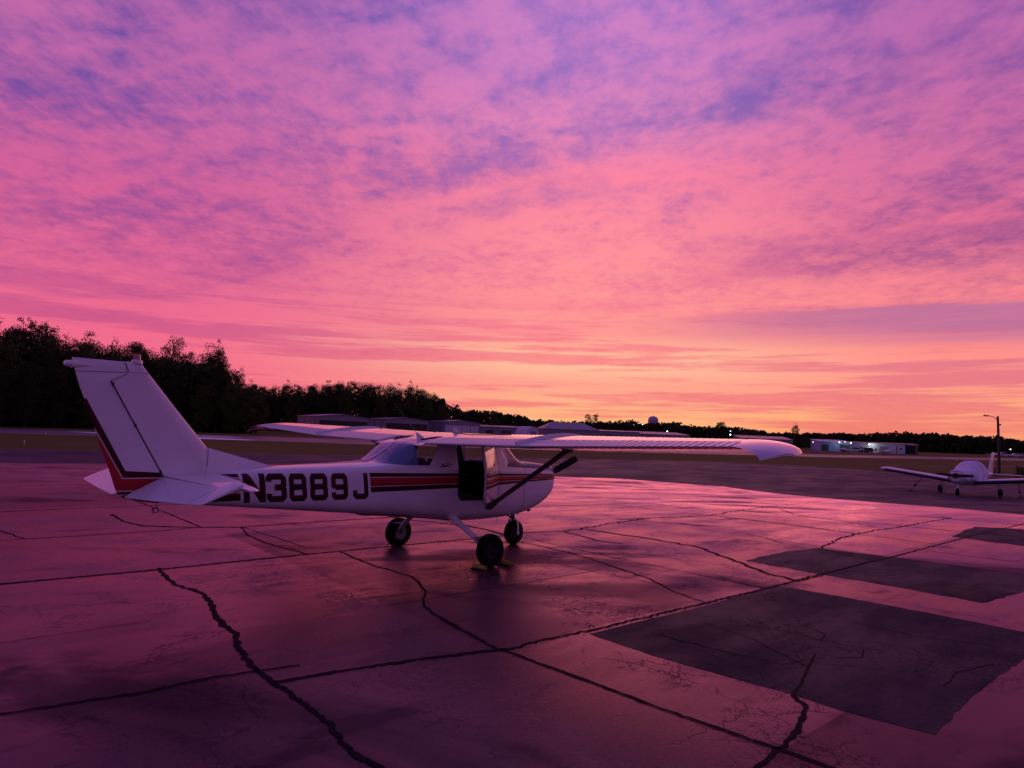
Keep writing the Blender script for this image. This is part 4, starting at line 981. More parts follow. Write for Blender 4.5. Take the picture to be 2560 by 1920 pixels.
# ------------------------------------------------------------------ the tied-down low-wing aeroplane at the right
M_P2 = mat('old_white_paint', (.76, .74, .78), .38, coat=.3, var=.08, vscale=2)
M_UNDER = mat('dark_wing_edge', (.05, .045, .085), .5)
M_CLOTH = mat('cover_cloth', (.80, .76, .84), .85, var=.08, vscale=3, bump=.4, bscale=6)
def low_wing_plane():
    R_ = empty('parked_airplane')
    tab = [(-2.25, .80, .24, 1.10, 1.26), (-2.1, .70, .38, 1.12, 1.34), (-1.6, .62, .46, 1.15, 1.42), (-1.0, .58, .52, 1.2, 1.46), (-.6, .56, .60, 1.22, 1.62), (-.2, .55, .63, 1.24, 1.84), (.4, .56, .63, 1.24, 1.92), (1.0, .60, .60, 1.22, 1.87), (1.6, .66, .45, 1.2, 1.60), (2.2, .74, .34, 1.18, 1.42), (3.2, .88, .19, 1.14, 1.28), (4.1, 1.0, .07, 1.12, 1.20), (4.25, 1.05, .03, 1.11, 1.15)]
    def sec(x, k=24, grow=0.0, zcut=None):
        zb, hw, zm, zt = pchip(tab, x); out = []
        for i in range(k):
            a = 2 * math.pi * i / k; c, s_ = math.cos(a), math.sin(a)
            e = .72; yy = (hw + grow) * math.copysign(abs(c)**e, c) * (1 - .18 * max(0, s_)); zz = zm + (((zt + grow) - zm) * abs(s_)**.85 if s_ > 0 else -(zm - zb) * abs(s_)**.85)
            out.append((x, yy, zz))
        return out
    xs = [-2.25 + 6.5 * i / 50 for i in range(51)]
    bm = bmesh.new(); loft(bm, [sec(x) for x in xs], close=True); recalc(bm); obj('fuselage', bm, M_P2, R_, True)
    for sg in (1, -1):
        bm = bmesh.new(); box(bm, (-2.262, sg * .17, 1.13), (.02, .22, .14)); obj('air_intake', bm, M_SEAM, R_)
        bm = bmesh.new(); secs = []
        for y, dl, ch, th in ((.30, -.02, 1.72, .17), (.9, .0, 1.62, .17), (2.5, .0, 1.62, .165), (4.25, .0, 1.60, .16), (4.50, .03, 1.50, .10), (4.60, .15, 1.25, .04)):
            up = []; dn = []
            for j in range(15):
                x = (j / 14)**1.5; yc, yt = foil(x, th); up.append((-.78 + dl + ch * x, sg * y, .70 + y * .115 - .03 * x + ch * (yc + yt) * .9)); dn.append((-.78 + dl + ch * x, sg * y, .70 + y * .115 - .03 * x + ch * (yc - yt * 1.35) * .9))
            secs.append(up[::-1] + dn[1:])
        loft(bm, secs, close=True); recalc(bm)
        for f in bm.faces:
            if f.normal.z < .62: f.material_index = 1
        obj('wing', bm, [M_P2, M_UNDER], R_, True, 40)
        bm = bmesh.new(); secs = []
        for y, le, te, t in ((.04, 3.85, 4.65, .05), (1.45, 3.92, 4.65, .04), (1.55, 4.05, 4.6, .015)):
            secs.append([(a, b, 1.12 + c_) for a, b, c_ in [(p[0], sg * y, p[1]) for p in finsec(le, te, 0, t, .006)]])
        loft(bm, secs, close=True); recalc(bm); obj('stabilator', bm, M_P2, R_, True, 40)
        wl = wheel(R_, (0, sg * 1.48, .22), .22, .16)
        bm = bmesh.new(); tube(bm, [(0, sg * 1.42, .85), (0, sg * 1.40, .24)], [.05, .045], 10); obj('gear_strut', bm, M_P2, wl, True)
    wheel(R_, (-1.95, 0, .20), .20, .14, name='nose_wheel')
    bm = bmesh.new(); tube(bm, [(-1.80, 0, .75), (-1.93, 0, .42)], .035, 10)
    for sg in (1, -1): tube(bm, [(-1.92, sg * .04, .44), (-1.95, sg * .10, .40), (-1.95, sg * .10, .18)], .017, 8)
    obj('nose_gear_strut', bm, M_P2, R_, True)
    bm = bmesh.new(); secs = []
    for zz, le, te, t in ((1.16, 3.20, 4.40, .06), (1.5, 3.62, 4.50, .05), (2.38, 4.12, 4.72, .035), (2.46, 4.22, 4.74, .012)): secs.append(finsec(le, te, zz, t, .008))
    loft(bm, secs, close=True); recalc(bm); f = obj('tail_fin', bm, M_P2, R_, True, 40)
    bm = bmesh.new()
    for k in range(11):
        zz = 1.30 + k * .1; te = 4.40 + (zz - 1.16) * .26
        for sg in (1, -1): box(bm, (te - .14, sg * (.026 - .012 * (zz - 1.3)), zz), (.26, .006, .042))
    obj('rudder_stripe', bm, M_RED, f)
    bm = bmesh.new(); lathe(bm, [(.15, 0), (.145, .08), (.11, .19), (.05, .27), (0, .29)], Matrix.Translation((-2.27, 0, 1.12)) @ Matrix.Rotation(math.radians(-90), 4, 'Y'), 20); obj('spinner', bm, M_MAROON, R_, True)
    for sg in (1, -1):
        bm = bmesh.new(); tube(bm, [(-2.36, 0, 1.12), (-2.36, sg * .25, 1.125), (-2.36, sg * .6, 1.14), (-2.36, sg * .86, 1.15), (-2.36, sg * .92, 1.152)], [.05, .075, .078, .055, .02], 10, sx=(1, .25) , up=(1, 0, .3)); obj('propeller_blade', bm, M_BLACKM, R_, True)
    return R_, sec, tab
low, lsec, ltab = low_wing_plane()
AX, AY, AR = 27.2, 39.0, math.radians(39)
low.location = (AX, AY, tz(AY)); low.rotation_euler = (0, 0, AR); low.scale = (1.02, 1.02, 1.02)
tag(low, 'white low-wing airplane tied down at the right, cabin under a pale cover', 'airplane')
def cover():
    bm = bmesh.new(); rows = []; n = 36; xs = [-2.12 + 4.3 * i / 44 for i in range(45)]
    for i, x in enumerate(xs):
        row = []; s = lsec(x, 72)
        pts = s[-6:] + s[:43]      # from low on one side, over the top, to low on the other
        for j, p in enumerate(pts):
            v = Vector((p[0], p[1], p[2])); c = Vector((x, 0, 1.15)); d = (v - c).normalized(); k = noise.noise(Vector((x * 1.6, j * .16, 3.1))) * .035 + abs(math.sin(x * 4.2 + j * .05)) * .018
            w = v + d * (.035 + max(0, k)); 
            w.x += .03 * noise.noise(Vector((j * .3, x, 0)))
            row.append(bm.verts.new(w))
        rows.append(row)
    for a, b in zip(rows, rows[1:]):
        for k in range(len(a) - 1): bm.faces.new((a[k], a[k + 1], b[k + 1], b[k]))
    recalc(bm); o = obj('canopy_cover', bm, M_CLOTH, None, True, 80); o.location = low.location; o.rotation_euler = low.rotation_euler; o.scale = low.scale
    so = o.modifiers.new('cloth', 'SOLIDIFY'); so.thickness = .008
    b2 = bmesh.new()
    for x in (-1.3, .15, 1.5):
        s = [Vector(p) for p in lsec(x, 48)]; s = [Vector((p.x, p.y * 1.10, 1.15 + (p.z - 1.15) * 1.07)) for p in s]; tube(b2, s + [s[0]], .012, 5, cap=False)
    obj('cover_strap', b2, M_BLACKM, o)
    tag(o, 'pale lavender cloth cover draped over the cabin and nose of the low-wing airplane', 'aircraft cover')
cover()
def w2(x, y, z_):
    c, s = math.cos(AR), math.sin(AR); return Vector((AX + (c * x - s * y) * 1.02, AY + (s * x + c * y) * 1.02, tz(AY) + z_ * 1.02))
def rope(a, b, label):
    bm = bmesh.new(); m = (a + b) / 2 + Vector((.03, 0, -.06)); o0 = Vector(b)
    tube(bm, [a - o0, m - o0, b - o0], .016, 6); tube(bm, [a * .45 + b * .55 - o0, a * .32 + b * .68 - o0], .045, 6)
    tube(bm, [Vector((-.15, 0, .02)), Vector((.2, .05, .015)), Vector((.32, -.1, .012))], .02, 6)
    o = obj('tie_down_rope', bm, M_BLACKM, None, True); o.location = b; tag(o, label, 'rope', 'ropes tying down the low-wing airplane')
rope(w2(.1, 2.4, .92), Vector((24.4, 40.2, tz(40.2))), 'dark slanting rope from the left-hand wing of the covered airplane to the ground')
rope(w2(.1, -2.3, .92), w2(.2, -2.35, 0), 'short vertical rope under the right-hand wing of the covered airplane, at the picture edge')

# ------------------------------------------------------------------ utility pole with lamp arm
pole = empty('utility_pole', (52.0, 70.0, tz(70)), 0, 'brown wooden utility pole with a curved lamp arm beyond the covered airplane', 'utility pole')
bm = bmesh.new(); tube(bm, [(.0, 0, 0), (.02, 0, 3), (-.04, 0, 6.25)], [.15, .13, .10], 14); obj('pole', bm, M_WOOD, pole, True)
bm = bmesh.new(); tube(bm, [(-.05, 0, 5.85), (-.30, 0, 6.05), (-.62, 0, 6.20), (-.95, 0, 6.25)], .035, 8); arm = obj('lamp_arm', bm, M_GREYM, pole, True)
bm = bmesh.new(); secs = []
for x, w, h in ((-.92, .05, .04), (-1.05, .10, .07), (-1.35, .13, .075), (-1.55, .08, .05), (-1.6, .03, .02)): secs.append([(x, w * math.cos(a), 6.26 + h * math.sin(a)) for a in [2 * math.pi * k / 12 for k in range(12)]])
loft(bm, secs, close=True); tube(bm, [(-1.45, 0, 6.32), (-1.45, 0, 6.40)], .03, 8); recalc(bm); obj('lamp_head', bm, M_GREYM, arm, True)
bm = bmesh.new(); box(bm, (.19, -.02, 5.35), (.12, .14, .16)); obj('bracket', bm, M_BLACKM, pole)

# ------------------------------------------------------------------ sheds and hangars beyond the runway
M_METAL = mat('pale_sheet_metal', (.26, .23, .30), .5, var=.10, vscale=.4)
M_METALB = mat('blue_sheet_metal', (.22, .32, .60), .5, var=.08, vscale=.4)
M_ROOF = mat('sheet_roof', (.20, .18, .24), .45, var=.12, vscale=.3)
M_WHITEW = mat('white_sheet_wall', (.58, .56, .64), .55, var=.08, vscale=.5)
M_TRIM = mat('dark_trim', (.05, .045, .06), .6)
M_WIN = mat('dark_window', (.02, .02, .03), .2)
ZG = -.86
def frame(fl, fr):
    """local frame: origin at the front-left base corner, X along the front wall, Y going back"""
    a = Vector((fl[0], fl[1], ZG)); d = Vector((fr[0] - fl[0], fr[1] - fl[1], 0)); L = d.length
    return a, math.atan2(d.y, d.x), L
def hangar(name, fl, fr, dep, eave, apex, wall, roof, label, cat, gable=True, door=None, group=None, panels=0, doors=(), back=0.0, overhang=.3):
    o, rz, L = frame(fl, fr); e = empty(name, o, rz, label, cat, group)
    he, ha = eave, apex
    bm = bmesh.new()
    if gable:
        prism(bm, [(0, 0), (L, 0), (L, he), (L / 2, ha), (0, he)], -dep, 0, Matrix(((1, 0, 0, 0), (0, 0, -1, 0), (0, 1, 0, 0), (0, 0, 0, 1))))
    else:
        prism(bm, [(0, 0), (dep, 0), (dep, ha), (0, he)], 0, L, Matrix(((0, 0, 1, 0), (1, 0, 0, 0), (0, 1, 0, 0), (0, 0, 0, 1))))
    recalc(bm); w = obj('wall', bm, wall, e)
    bm = bmesh.new(); t = .10; h = overhang
    if gable:
        k = (ha - he) / (L / 2)
        prism(bm, [(-h, he - k * h + .02), (L / 2, ha + .02), (L + h, he - k * h + .02), (L + h, he - k * h + .02 + t), (L / 2, ha + .02 + t), (-h, he - k * h + .02 + t)], -dep - h, h, Matrix(((1, 0, 0, 0), (0, 0, -1, 0), (0, 1, 0, 0), (0, 0, 0, 1))))
    else:
        k = (ha - he) / dep
        prism(bm, [(-h, he - k * h + .02), (dep + h, ha + k * h + .02), (dep + h, ha + k * h + .02 + t), (-h, he - k * h + .02 + t)], -h, L + h, Matrix(((0, 0, 1, 0), (1, 0, 0, 0), (0, 1, 0, 0), (0, 0, 0, 1))))
    recalc(bm); obj('roof', bm, roof, e)
    if door:
        x0, x1, hh, m_ = door; bm = bmesh.new(); box(bm, ((x0 + x1) / 2, -.04, hh / 2), (x1 - x0, .06, hh)); d = obj('hangar_door', bm, m_, e)
        bm = bmesh.new()
        for k in range(5): box(bm, (x0 + (x1 - x0) * k / 4, -.10, hh / 2), (.09, .05, hh))
        box(bm, ((x0 + x1) / 2, -.10, hh + .05), (x1 - x0 + .2, .06, .12)); obj('door_frame', bm, M_TRIM, d)
    for k in range(panels):
        bm = bmesh.new(); yy = dep * (k + .5) / panels; box(bm, (-.04, yy, he * .62), (.05, dep / panels * .16, he * .5)); box(bm, (-.04, yy + dep / panels * .22, he * .62), (.05, dep / panels * .12, he * .5)); obj('louvre', bm, M_ROOF, w)
    for x, zc, ww, hh, m_ in doors:
        bm = bmesh.new(); box(bm, (x, -.03, zc), (ww, .05, hh)); obj('door' if zc - hh / 2 < .2 else 'window', bm, m_, e)
    return e
GRP = 'hangars in the row behind the far wing'
hangar('gable_hangar', (-54.1, 185), (-42, 195), 15.1, 5.05, 5.85, M_METAL, M_ROOF, 'gable hangar with dark open door, nearest the woods in the row of three', 'hangar', True, (.5, 15.1, 3.9, M_WIN), GRP, 4)
hangar('gable_hangar', (-39.1, 205), (-26.8, 215), 13.0, 5.15, 5.85, M_METAL, M_ROOF, 'gable hangar with dark open door, middle one of the row of three', 'hangar', True, (.5, 15.3, 3.9, M_WIN), GRP, 3)
hangar('gable_hangar', (-22.9, 225), (-10.9, 235), 12.0, 5.2, 6.0, M_METAL, M_ROOF, 'gable hangar with closed pale door, last of the row of three', 'hangar', True, (.6, 15.0, 4.3, M_WHITEW), GRP, 3)
hangar('long_shed', (-12.0, 260), (6.0, 266), 10, 4.3, 4.9, M_METAL, M_ROOF, 'long low grey shed right of the third gable hangar', 'shed', False, None, None, 0, ((4, 1.5, 3, 3, M_TRIM), (11, 1.5, 4, 3, M_TRIM)))
# rounded steel hut
e = empty('rounded_hut', (8.6, 246, ZG), .5, 'small white hut with a rounded roof beside the long low shed', 'hut')
bm = bmesh.new(); prism(bm, [(3.2 * math.cos(a), 4.9 * math.sin(a)) for a in [math.pi * k / 16 for k in range(17)]], -9, 0, Matrix(((1, 0, 0, 0), (0, 0, -1, 0), (0, 1, 0, 0), (0, 0, 0, 1)))); recalc(bm); obj('shell', bm, M_WHITEW, e, True, 40)
bm = bmesh.new(); box(bm, (0, -.05, 1.5), (2.4, .06, 3)); obj('door', bm, M_METAL, e)
# hip-roofed building
o, rz, L = frame((13.5, 258), (35.0, 262)); e = empty('hip_roof_building', o, rz, 'wide building with a pale hipped roof in the middle distance, behind the wing fence', 'building')
bm = bmesh.new(); box(bm, (L / 2, 7, 2.2), (L, 14, 4.4)); obj('wall', bm, M_METAL, e)
bm = bmesh.new(); v = [bm.verts.new(p) for p in ((-.5, -.5, 4.42), (L + .5, -.5, 4.42), (L + .5, 14.5, 4.42), (-.5, 14.5, 4.42), (4.4, 7, 7.3), (L - 4.4, 7, 7.3))]
for f in ((0, 1, 5, 4), (1, 2, 5), (2, 3, 4, 5), (3, 0, 4), (3, 2, 1, 0)): bm.faces.new([v[i] for i in f])
recalc(bm); obj('roof', bm, M_ROOF, e)
hangar('flat_shed', (36.0, 276), (56, 285), 14, 4.4, 4.9, M_METAL, M_ROOF, 'flat shed adjoining the hip-roofed building on its right', 'shed', False, None, None, 0, ((6, 1.5, 3, 3, M_TRIM),))
hangar('flat_shed', (58.0, 296), (82, 300), 16, 3.9, 5.0, M_METAL, M_ROOF, 'low pale-roofed shed under the water tower', 'shed', False)
hangar('flat_shed', (104.0, 296), (126, 293), 18, 3.6, 4.9, M_METAL, M_ROOF, 'broad grey-roofed shed behind the near wing tip', 'shed', False)
hangar('blue_hangar', (109.2, 232.0), (119.2, 230.1), 12, 3.3, 3.95, M_METALB, M_WHITEW, 'blue metal hangar with a pale roof and floodlights', 'hangar', False, None, None, 0, ((1.8, 1.2, 2.2, 2.2, M_TRIM), (8.3, 1.25, 3.4, 2.5, M_TRIM)))
hangar('white_hangar', (123.0, 243.5), (137.6, 229.2), 13, 3.35, 3.6, M_WHITEW, M_ROOF, 'long white hangar right of the blue hangar', 'hangar', False, None, None, 0, ((6.3, .9, 1.2, 1.8, M_TRIM), (11.2, 1.1, .6, .8, M_WIN), (13.6, 1.2, 2.6, 2.3, M_METAL), (17.9, 1.3, .25, 2.6, M_TRIM), (19.2, 1.7, .6, .6, M_WIN)))
hangar('open_shelter', (137.9, 229.3), (140.2, 227.6), 9, 3.1, 3.3, M_DARK, M_ROOF, 'dark open shelter at the right end of the long white hangar', 'shelter', False)

M_LAMP = emat('floodlight_glow', (.85, 1.0, .92), 7.0)
M_LAMP2 = emat('small_lamp_glow', (.70, .85, 1.0), 9.0)
def flood(p, r, label, light=0.0, m_=None, post=None, grp=None):
    e = empty('floodlight', (p[0], p[1], p[2]), 0, label, 'lamp', grp)
    bm = bmesh.new(); bmesh.ops.create_uvsphere(bm, u_segments=12, v_segments=8, radius=r * .62); obj('bulb', bm, m_ or M_LAMP, e, True)
    bm = bmesh.new(); box(bm, (0, r * 1.3, r * 1.2), (r * 2.2, r * 1.6, r * .4))
    if post: tube(bm, [(0, r * 1.6, r), (0, r * 1.6, ZG - p[2])], .09, 8)
    obj('bracket', bm, M_TRIM, e)
    if light:
        l = bpy.data.lights.new('floodlight', 'POINT'); l.energy = light; l.color = (.85, 1, .93); l.shadow_soft_size = .3
        lo_ = bpy.data.objects.new('floodlight_beam', l); COL.objects.link(lo_); lo_.parent = e; lo_.location = (0, -.9, -.1)
flood((114.6, 228.9, 2.35), .26, 'left of the two floodlights on the blue hangar', 70)
flood((118.3, 228.3, 2.30), .28, 'right of the two floodlights on the blue hangar', 70)
flood((116.3, 228.4, 2.6), .15, 'small bluish lamp between the two floodlights of the blue hangar', 0, M_LAMP2)
flood((129.0, 236.2, 2.05), .30, 'bright floodlight on the long white hangar', 90)
flood((105.5, 229.0, 2.1), .15, 'small lamp in the dark trees left of the blue hangar', 0, M_LAMP2, True)
flood((69.2, 290, 4.5), .36, 'lone bright lamp below and right of the water tower', 0, M_LAMP, True)
flood((98.4, 294, 4.1), .42, 'brighter, lower lamp of the pair above the near wing tip', 0, M_LAMP, True)
flood((98.8, 295, 5.7), .22, 'smaller, upper lamp of the pair above the near wing tip', 0, M_LAMP2, True)
flood((190.2, 250, 2.1), .26, 'lamp at the far right edge above the parked cars', 0, M_LAMP, True)
flood((58.5, 292, 7.2), .14, 'tiny yellowish lamp among trees under the water tower', 0, M_LAMP2, True)

# parked cars by the hangars
def car(paint, suv=True):
    e = empty('parked_car'); bm = bmesh.new()
    H_ = 1.72 if suv else 1.42
    prof = [(-2.2, .35), (2.2, .35), (2.28, .75), (1.9, .98), (1.05, 1.02), (.55, H_), (-1.7, H_ - .03), (-2.15, 1.05), (-2.25, .7)]
    prism(bm, prof, -.88, .88, Matrix(((1, 0, 0, 0), (0, 0, -1, 0), (0, 1, 0, 0), (0, 0, 0, 1)))); recalc(bm)
    b = obj('body', bm, paint, e); bv = b.modifiers.new('b', 'BEVEL'); bv.width = .09; bv.segments = 3
    bm = bmesh.new()
    for sg in (1, -1): prism(bm, [(.90, 1.06), (.48, H_ - .10), (-1.6, H_ - .12), (-1.95, 1.08)], -.01, .01, Matrix(((1, 0, 0, 0), (0, 0, -1, sg * .885), (0, 1, 0, 0), (0, 0, 0, 1))))
    obj('side_window', bm, M_WIN, e)
    for x in (1.4, -1.35):
        for sg in (1, -1): wheel(e, (x, sg * .80, .33), .33, .22)
    for sg in (1, -1): bm = bmesh.new(); box(bm, (2.22, sg * .62, .72), (.06, .3, .14)); obj('headlight', bm, M_LAMPG, e)
    return e
c1 = car(mat('white_car_paint', (.6, .6, .62), .3, coat=.4)); c1.location = (123.5, 236, ZG); c1.rotation_euler = (0, 0, math.radians(150)); tag(c1, 'white car parked between the blue hangar and the long white hangar', 'car')
c2 = car(mat('dark_car_paint', (.03, .03, .04), .3, coat=.4)); c2.location = (127.2, 234.5, ZG); c2.rotation_euler = (0, 0, math.radians(200)); tag(c2, 'dark car parked just right of the white car', 'car')
for i, (x, y, rz, m_, lb) in enumerate([(193.5, 258, .2, M_P2, 'pale car, leftmost of the cars at the far right edge'), (199, 259, 2.9, M_P2, 'pale car, second of the cars at the far right edge'), (206, 262, .1, M_BLACKM, 'dark car, last of the cars at the far right edge')]):
    c = car(m_, i != 1); c.location = (x, y, ZG); c.rotation_euler = (0, 0, rz); tag(c, lb, 'car', 'cars at the far right edge')
def far_plane(x, y, rz, label):
    c = copy_tree(low); c.location = (x, y, ZG); c.rotation_euler = (0, 0, rz); c.scale = (.72, .72, .72); c['label'] = label; c['category'] = 'airplane'; return c
far_plane(125.4, 219, math.radians(10), 'tiny white airplane parked in front of the long white hangar')
far_plane(112.8, 222, math.radians(140), 'tiny shadowed airplane parked in front of the blue hangar')
far_plane(186, 252, math.radians(20), 'tiny white airplane parked at the far right edge, left of the cars')
# dark tank beside the white hangar
bm = bmesh.new(); box(bm, (0, 0, .75), (1.5, 1.2, 1.5)); box(bm, (0, 0, 1.55), (1.7, 1.4, .1)); ob = obj('equipment_box', bm, M_TRIM); ob.location = (125.9, 232.0, ZG); ob.modifiers.new('b', 'BEVEL').width = .06; tag(ob, 'dark equipment box against the long white hangar below its floodlight', 'equipment box')

# water tower
WT = empty('water_tower', (173.5, 800, ZG), 0, 'bulb-shaped water tower rising above the distant trees', 'water tower')
bm = bmesh.new(); lathe(bm, [(0, 15.5), (2.2, 15.9), (4.8, 17.8), (6.1, 20.6), (6.3, 22.8), (5.5, 25.4), (3.6, 27.2), (1.2, 27.9), (0, 28)], Matrix.Identity(4), 32); obj('tank', bm, mat('tower_paint', (.42, .36, .46), .5), WT, True)
bm = bmesh.new(); lathe(bm, [(2.9, 0), (1.9, 3), (1.4, 12), (2.2, 15.8)], Matrix.Identity(4), 20); obj('pedestal', bm, mat('tower_paint', (.42, .36, .46), .5), WT, True)
bm = bmesh.new(); tube(bm, [(0, 0, 27.9), (0, 0, 29.2)], .12, 6); obj('mast', bm, M_TRIM, WT)
# runway edge lights
for i, (x, y) in enumerate([(-60.6, 86.1), (-42.2, 57.4), (-9.5, 77), (66.5, 131)]):
    e = empty('runway_light', (x, y, tz(y)), 0, ['small white runway light in the grass left of the tail', 'small runway light near the asphalt edge at far left', 'small dark marker in the grass beyond the fuselage', 'small runway light on the far runway edge beyond the near wing tip'][i], 'runway light', 'runway edge lights')
    bm = bmesh.new(); tube(bm, [(0, 0, 0), (0, 0, .28)], .035, 8); obj('stake', bm, M_WHITEW if i != 2 else M_TRIM, e)
    bm = bmesh.new(); lathe(bm, [(.05, .26), (.06, .31), (.04, .36), (0, .38)], Matrix.Identity(4), 12); obj('lens', bm, M_LAMPG if i != 2 else M_TRIM, e, True)

# ------------------------------------------------------------------ trees
def leafmat(name, a, b):
    m = bpy.data.materials.new(name); m.use_nodes = True; N = NT(m.node_tree); bs = N.n['Principled BSDF']
    t = N.new('ShaderNodeTexCoord').outputs['Object']; n = N.noise(t, 9, 4, .7)
    N.l.new(N.ramp(n, [(.35, (*a, 1)), (.65, (*b, 1))]), bs.inputs['Base Color']); bs.inputs['Roughness'].default_value = .9; bs.inputs['Specular IOR Level'].default_value = .1
    return m
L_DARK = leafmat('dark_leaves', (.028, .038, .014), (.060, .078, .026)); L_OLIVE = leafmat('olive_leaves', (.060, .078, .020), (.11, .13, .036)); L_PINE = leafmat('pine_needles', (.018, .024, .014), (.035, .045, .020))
def leaves(bm, c, r, n, size, rnd, flat=1.0):
    for _ in range(n):
        d = Vector((rnd.gauss(0, 1), rnd.gauss(0, 1), rnd.gauss(0, 1) * .8)).normalized() * (rnd.random() ** .45)
        p = Vector(c) + Vector((d.x * r, d.y * r, d.z * r * flat)); s = size * rnd.uniform(.6, 1.35)
        a = Vector((rnd.gauss(0, 1), rnd.gauss(0, 1), rnd.gauss(0, 1))).normalized(); b = a.orthogonal().normalized(); c2 = a.cross(b)
        b *= s * .5; c2 *= s * .32
        bm.faces.new([bm.verts.new(p + b * x + c2 * y) for x, y in ((-1, -.35), (0, -1), (1, -.2), (.35, 1), (-.7, .8))])
def tree_mesh(kind, seed):
    """unit-height tree: trunk bmesh, crown bmesh"""
    rnd = random.Random(seed); tb = bmesh.new(); cb = bmesh.new()
    lean = Vector((rnd.uniform(-.03, .03), rnd.uniform(-.03, .03), 0))
    T = [(0, 0, 0), lean * .5 + Vector((0, 0, .35)), lean + Vector((0, 0, .7)), lean * 1.3 + Vector((0, 0, .93))]
    tube(tb, T, [.020, .015, .009, .003], 8)
    P = dict(broad=(26, .30, .27, 300, .0165, .20), tall=(30, .20, .42, 260, .0165, .12), open=(20, .27, .26, 170, .016, .30), pine=(15, .20, .22, 170, .015, .50), bush=(24, .52, .36, 130, .028, .04))[kind]
    nc, rad, _, nl, ls, z0 = P
    for i in range(nc):
        t = (i + rnd.random()) / nc; zz = z0 + (.95 - z0) * t
        prof = {'broad': math.sin(math.pi * (.16 + .80 * t))**.7, 'tall': math.sin(math.pi * (.20 + .74 * t))**.6, 'open': math.sin(math.pi * (.12 + .80 * t))**.8, 'pine': (.55 + .45 * math.sin(math.pi * t)) * (1 - .45 * t), 'bush': math.sqrt(max(.03, 1 - t * t)) * (.6 + .4 * math.sin(seed + i * 1.9))}[kind]
        a = i * 2.4 + rnd.uniform(-.6, .6); rr = rad * prof * rnd.uniform(.35, .95); c = Vector((math.cos(a) * rr, math.sin(a) * rr, zz)) + lean
        cr = (.115 if kind in ('broad', 'tall') else .085 if kind == 'open' else .075 if kind == 'pine' else .16) * rnd.uniform(.75, 1.3)
        tube(tb, [lean * zz + Vector((0, 0, max(.03, zz - rr * .7))), (lean * zz + Vector((0, 0, zz))) * .4 + c * .6 - Vector((0, 0, .02)), c], [.007, .004, .0015], 5)
        leaves(cb, c, cr, nl, ls, rnd, .8 if kind != 'pine' else .55)
        for q in range(2):
            d = Vector((rnd.gauss(0, 1), rnd.gauss(0, 1), rnd.gauss(0, .8))).normalized() * cr * 1.15; leaves(cb, c + d, cr * .42, nl // 6, ls, rnd)
    return tb, cb
TREES = {}
TSRC = []
def proto(kind, seed, lm):
    tb, cb = tree_mesh(kind, seed)
    me1 = bpy.data.meshes.new('trunk'); tb.to_mesh(me1); tb.free(); me1.materials.append(M_BARK)
    me2 = bpy.data.meshes.new('crown'); cb.to_mesh(me2); cb.free(); me2.materials.append(lm)
    return me1, me2
KINDS = {'broad_tree': [('broad', 11, L_DARK), ('broad', 12, L_OLIVE), ('broad', 13, L_DARK)], 'tall_tree': [('tall', 21, L_DARK), ('tall', 22, L_OLIVE)], 'open_tree': [('open', 31, L_OLIVE), ('open', 32, L_DARK)], 'pine_tree': [('pine', 41, L_PINE), ('pine', 42, L_PINE)], 'shrub': [('bush', 51, L_OLIVE), ('bush', 52, L_DARK)]}
KM = {k: [proto(*a) for a in v] for k, v in KINDS.items()}
def plant(kind, x, y, h, label, group=None, w=1.0, vi=None, cat=None, rnd=random.Random(99)):
    e = bpy.data.objects.new(kind, None); COL.objects.link(e); e.location = (x, y, tz(y) - .02); e.rotation_euler = (0, 0, rnd.uniform(0, 6.28)); e.scale = (h * w, h * w, h)
    me1, me2 = KM[kind][vi if vi is not None else rnd.randrange(len(KM[kind]))]
    for nm, me in (('trunk', me1), ('crown', me2)):
        c = bpy.data.objects.new(nm, me); COL.objects.link(c); c.parent = e
    return tag(e, label, cat or ('shrub' if kind == 'shrub' else 'tree'), group)
# skyline of the woods: (bearing x/y, height ratio) measured against eye level
SKY = [(u, (1031.9 + .0369 * u - v) / 1640) for u, v in [(-400, 800), (-100, 790), (0, 797), (60, 797), (105, 805), (150, 830), (200, 832), (250, 838), (290, 856), (330, 852), (370, 858), (400, 862), (440, 862), (480, 872), (515, 868), (545, 880), (570, 900), (580, 935), (600, 952), (640, 956), (670, 966), (700, 962), (740, 956), (770, 962), (800, 956), (830, 958), (870, 946), (900, 950), (930, 956), (970, 962), (1000, 964), (1040, 963), (1070, 972), (1100, 992), (1130, 1004), (1160, 1022), (1190, 1018), (1230, 1024), (1260, 1028), (1300, 1034), (1340, 1046), (1380, 1050), (1440, 1052), (1500, 1052), (1560, 1050), (1620, 1056), (1680, 1052), (1720, 1060), (1760, 1066), (1800, 1066), (1850, 1068), (1920, 1078), (1960, 1082), (2010, 1082), (2060, 1078), (2110, 1082), (2180, 1082), (2240, 1078), (2300, 1078), (2350, 1084), (2420, 1086), (2500, 1090), (2550, 1100), (2620, 1108), (2800, 1110), (3200, 1120)]]
SKY = [((u - 1280) / 1640, r) for u, r in SKY]
def skyz(x, y): 
    r = x / y
    return CAMH + y * lerp_table(SKY, r)[0]
rt = random.Random(5)
A1, A2 = 'trees in the wood behind the tail fin', 'trees of the ridge wood behind the hangars'
n1 = 0
def tlabel(kd, row, r):
    k = {'broad_tree': 'broad', 'tall_tree': 'tall narrow', 'open_tree': 'airy'}[kd]; u = r * 1640 + 1280
    zn = 'out past the left picture edge' if u < 0 else 'at the left picture edge' if u < 80 else 'left of the tail fin' if u < 165 else 'just above the tail fin' if u < 345 else 'just right of the tail fin' if u < 460 else 'where the tall wood ends'
    return f"{k} dark tree, {['front', 'second', 'third', 'back'][row]} row of the tall wood, {zn}"
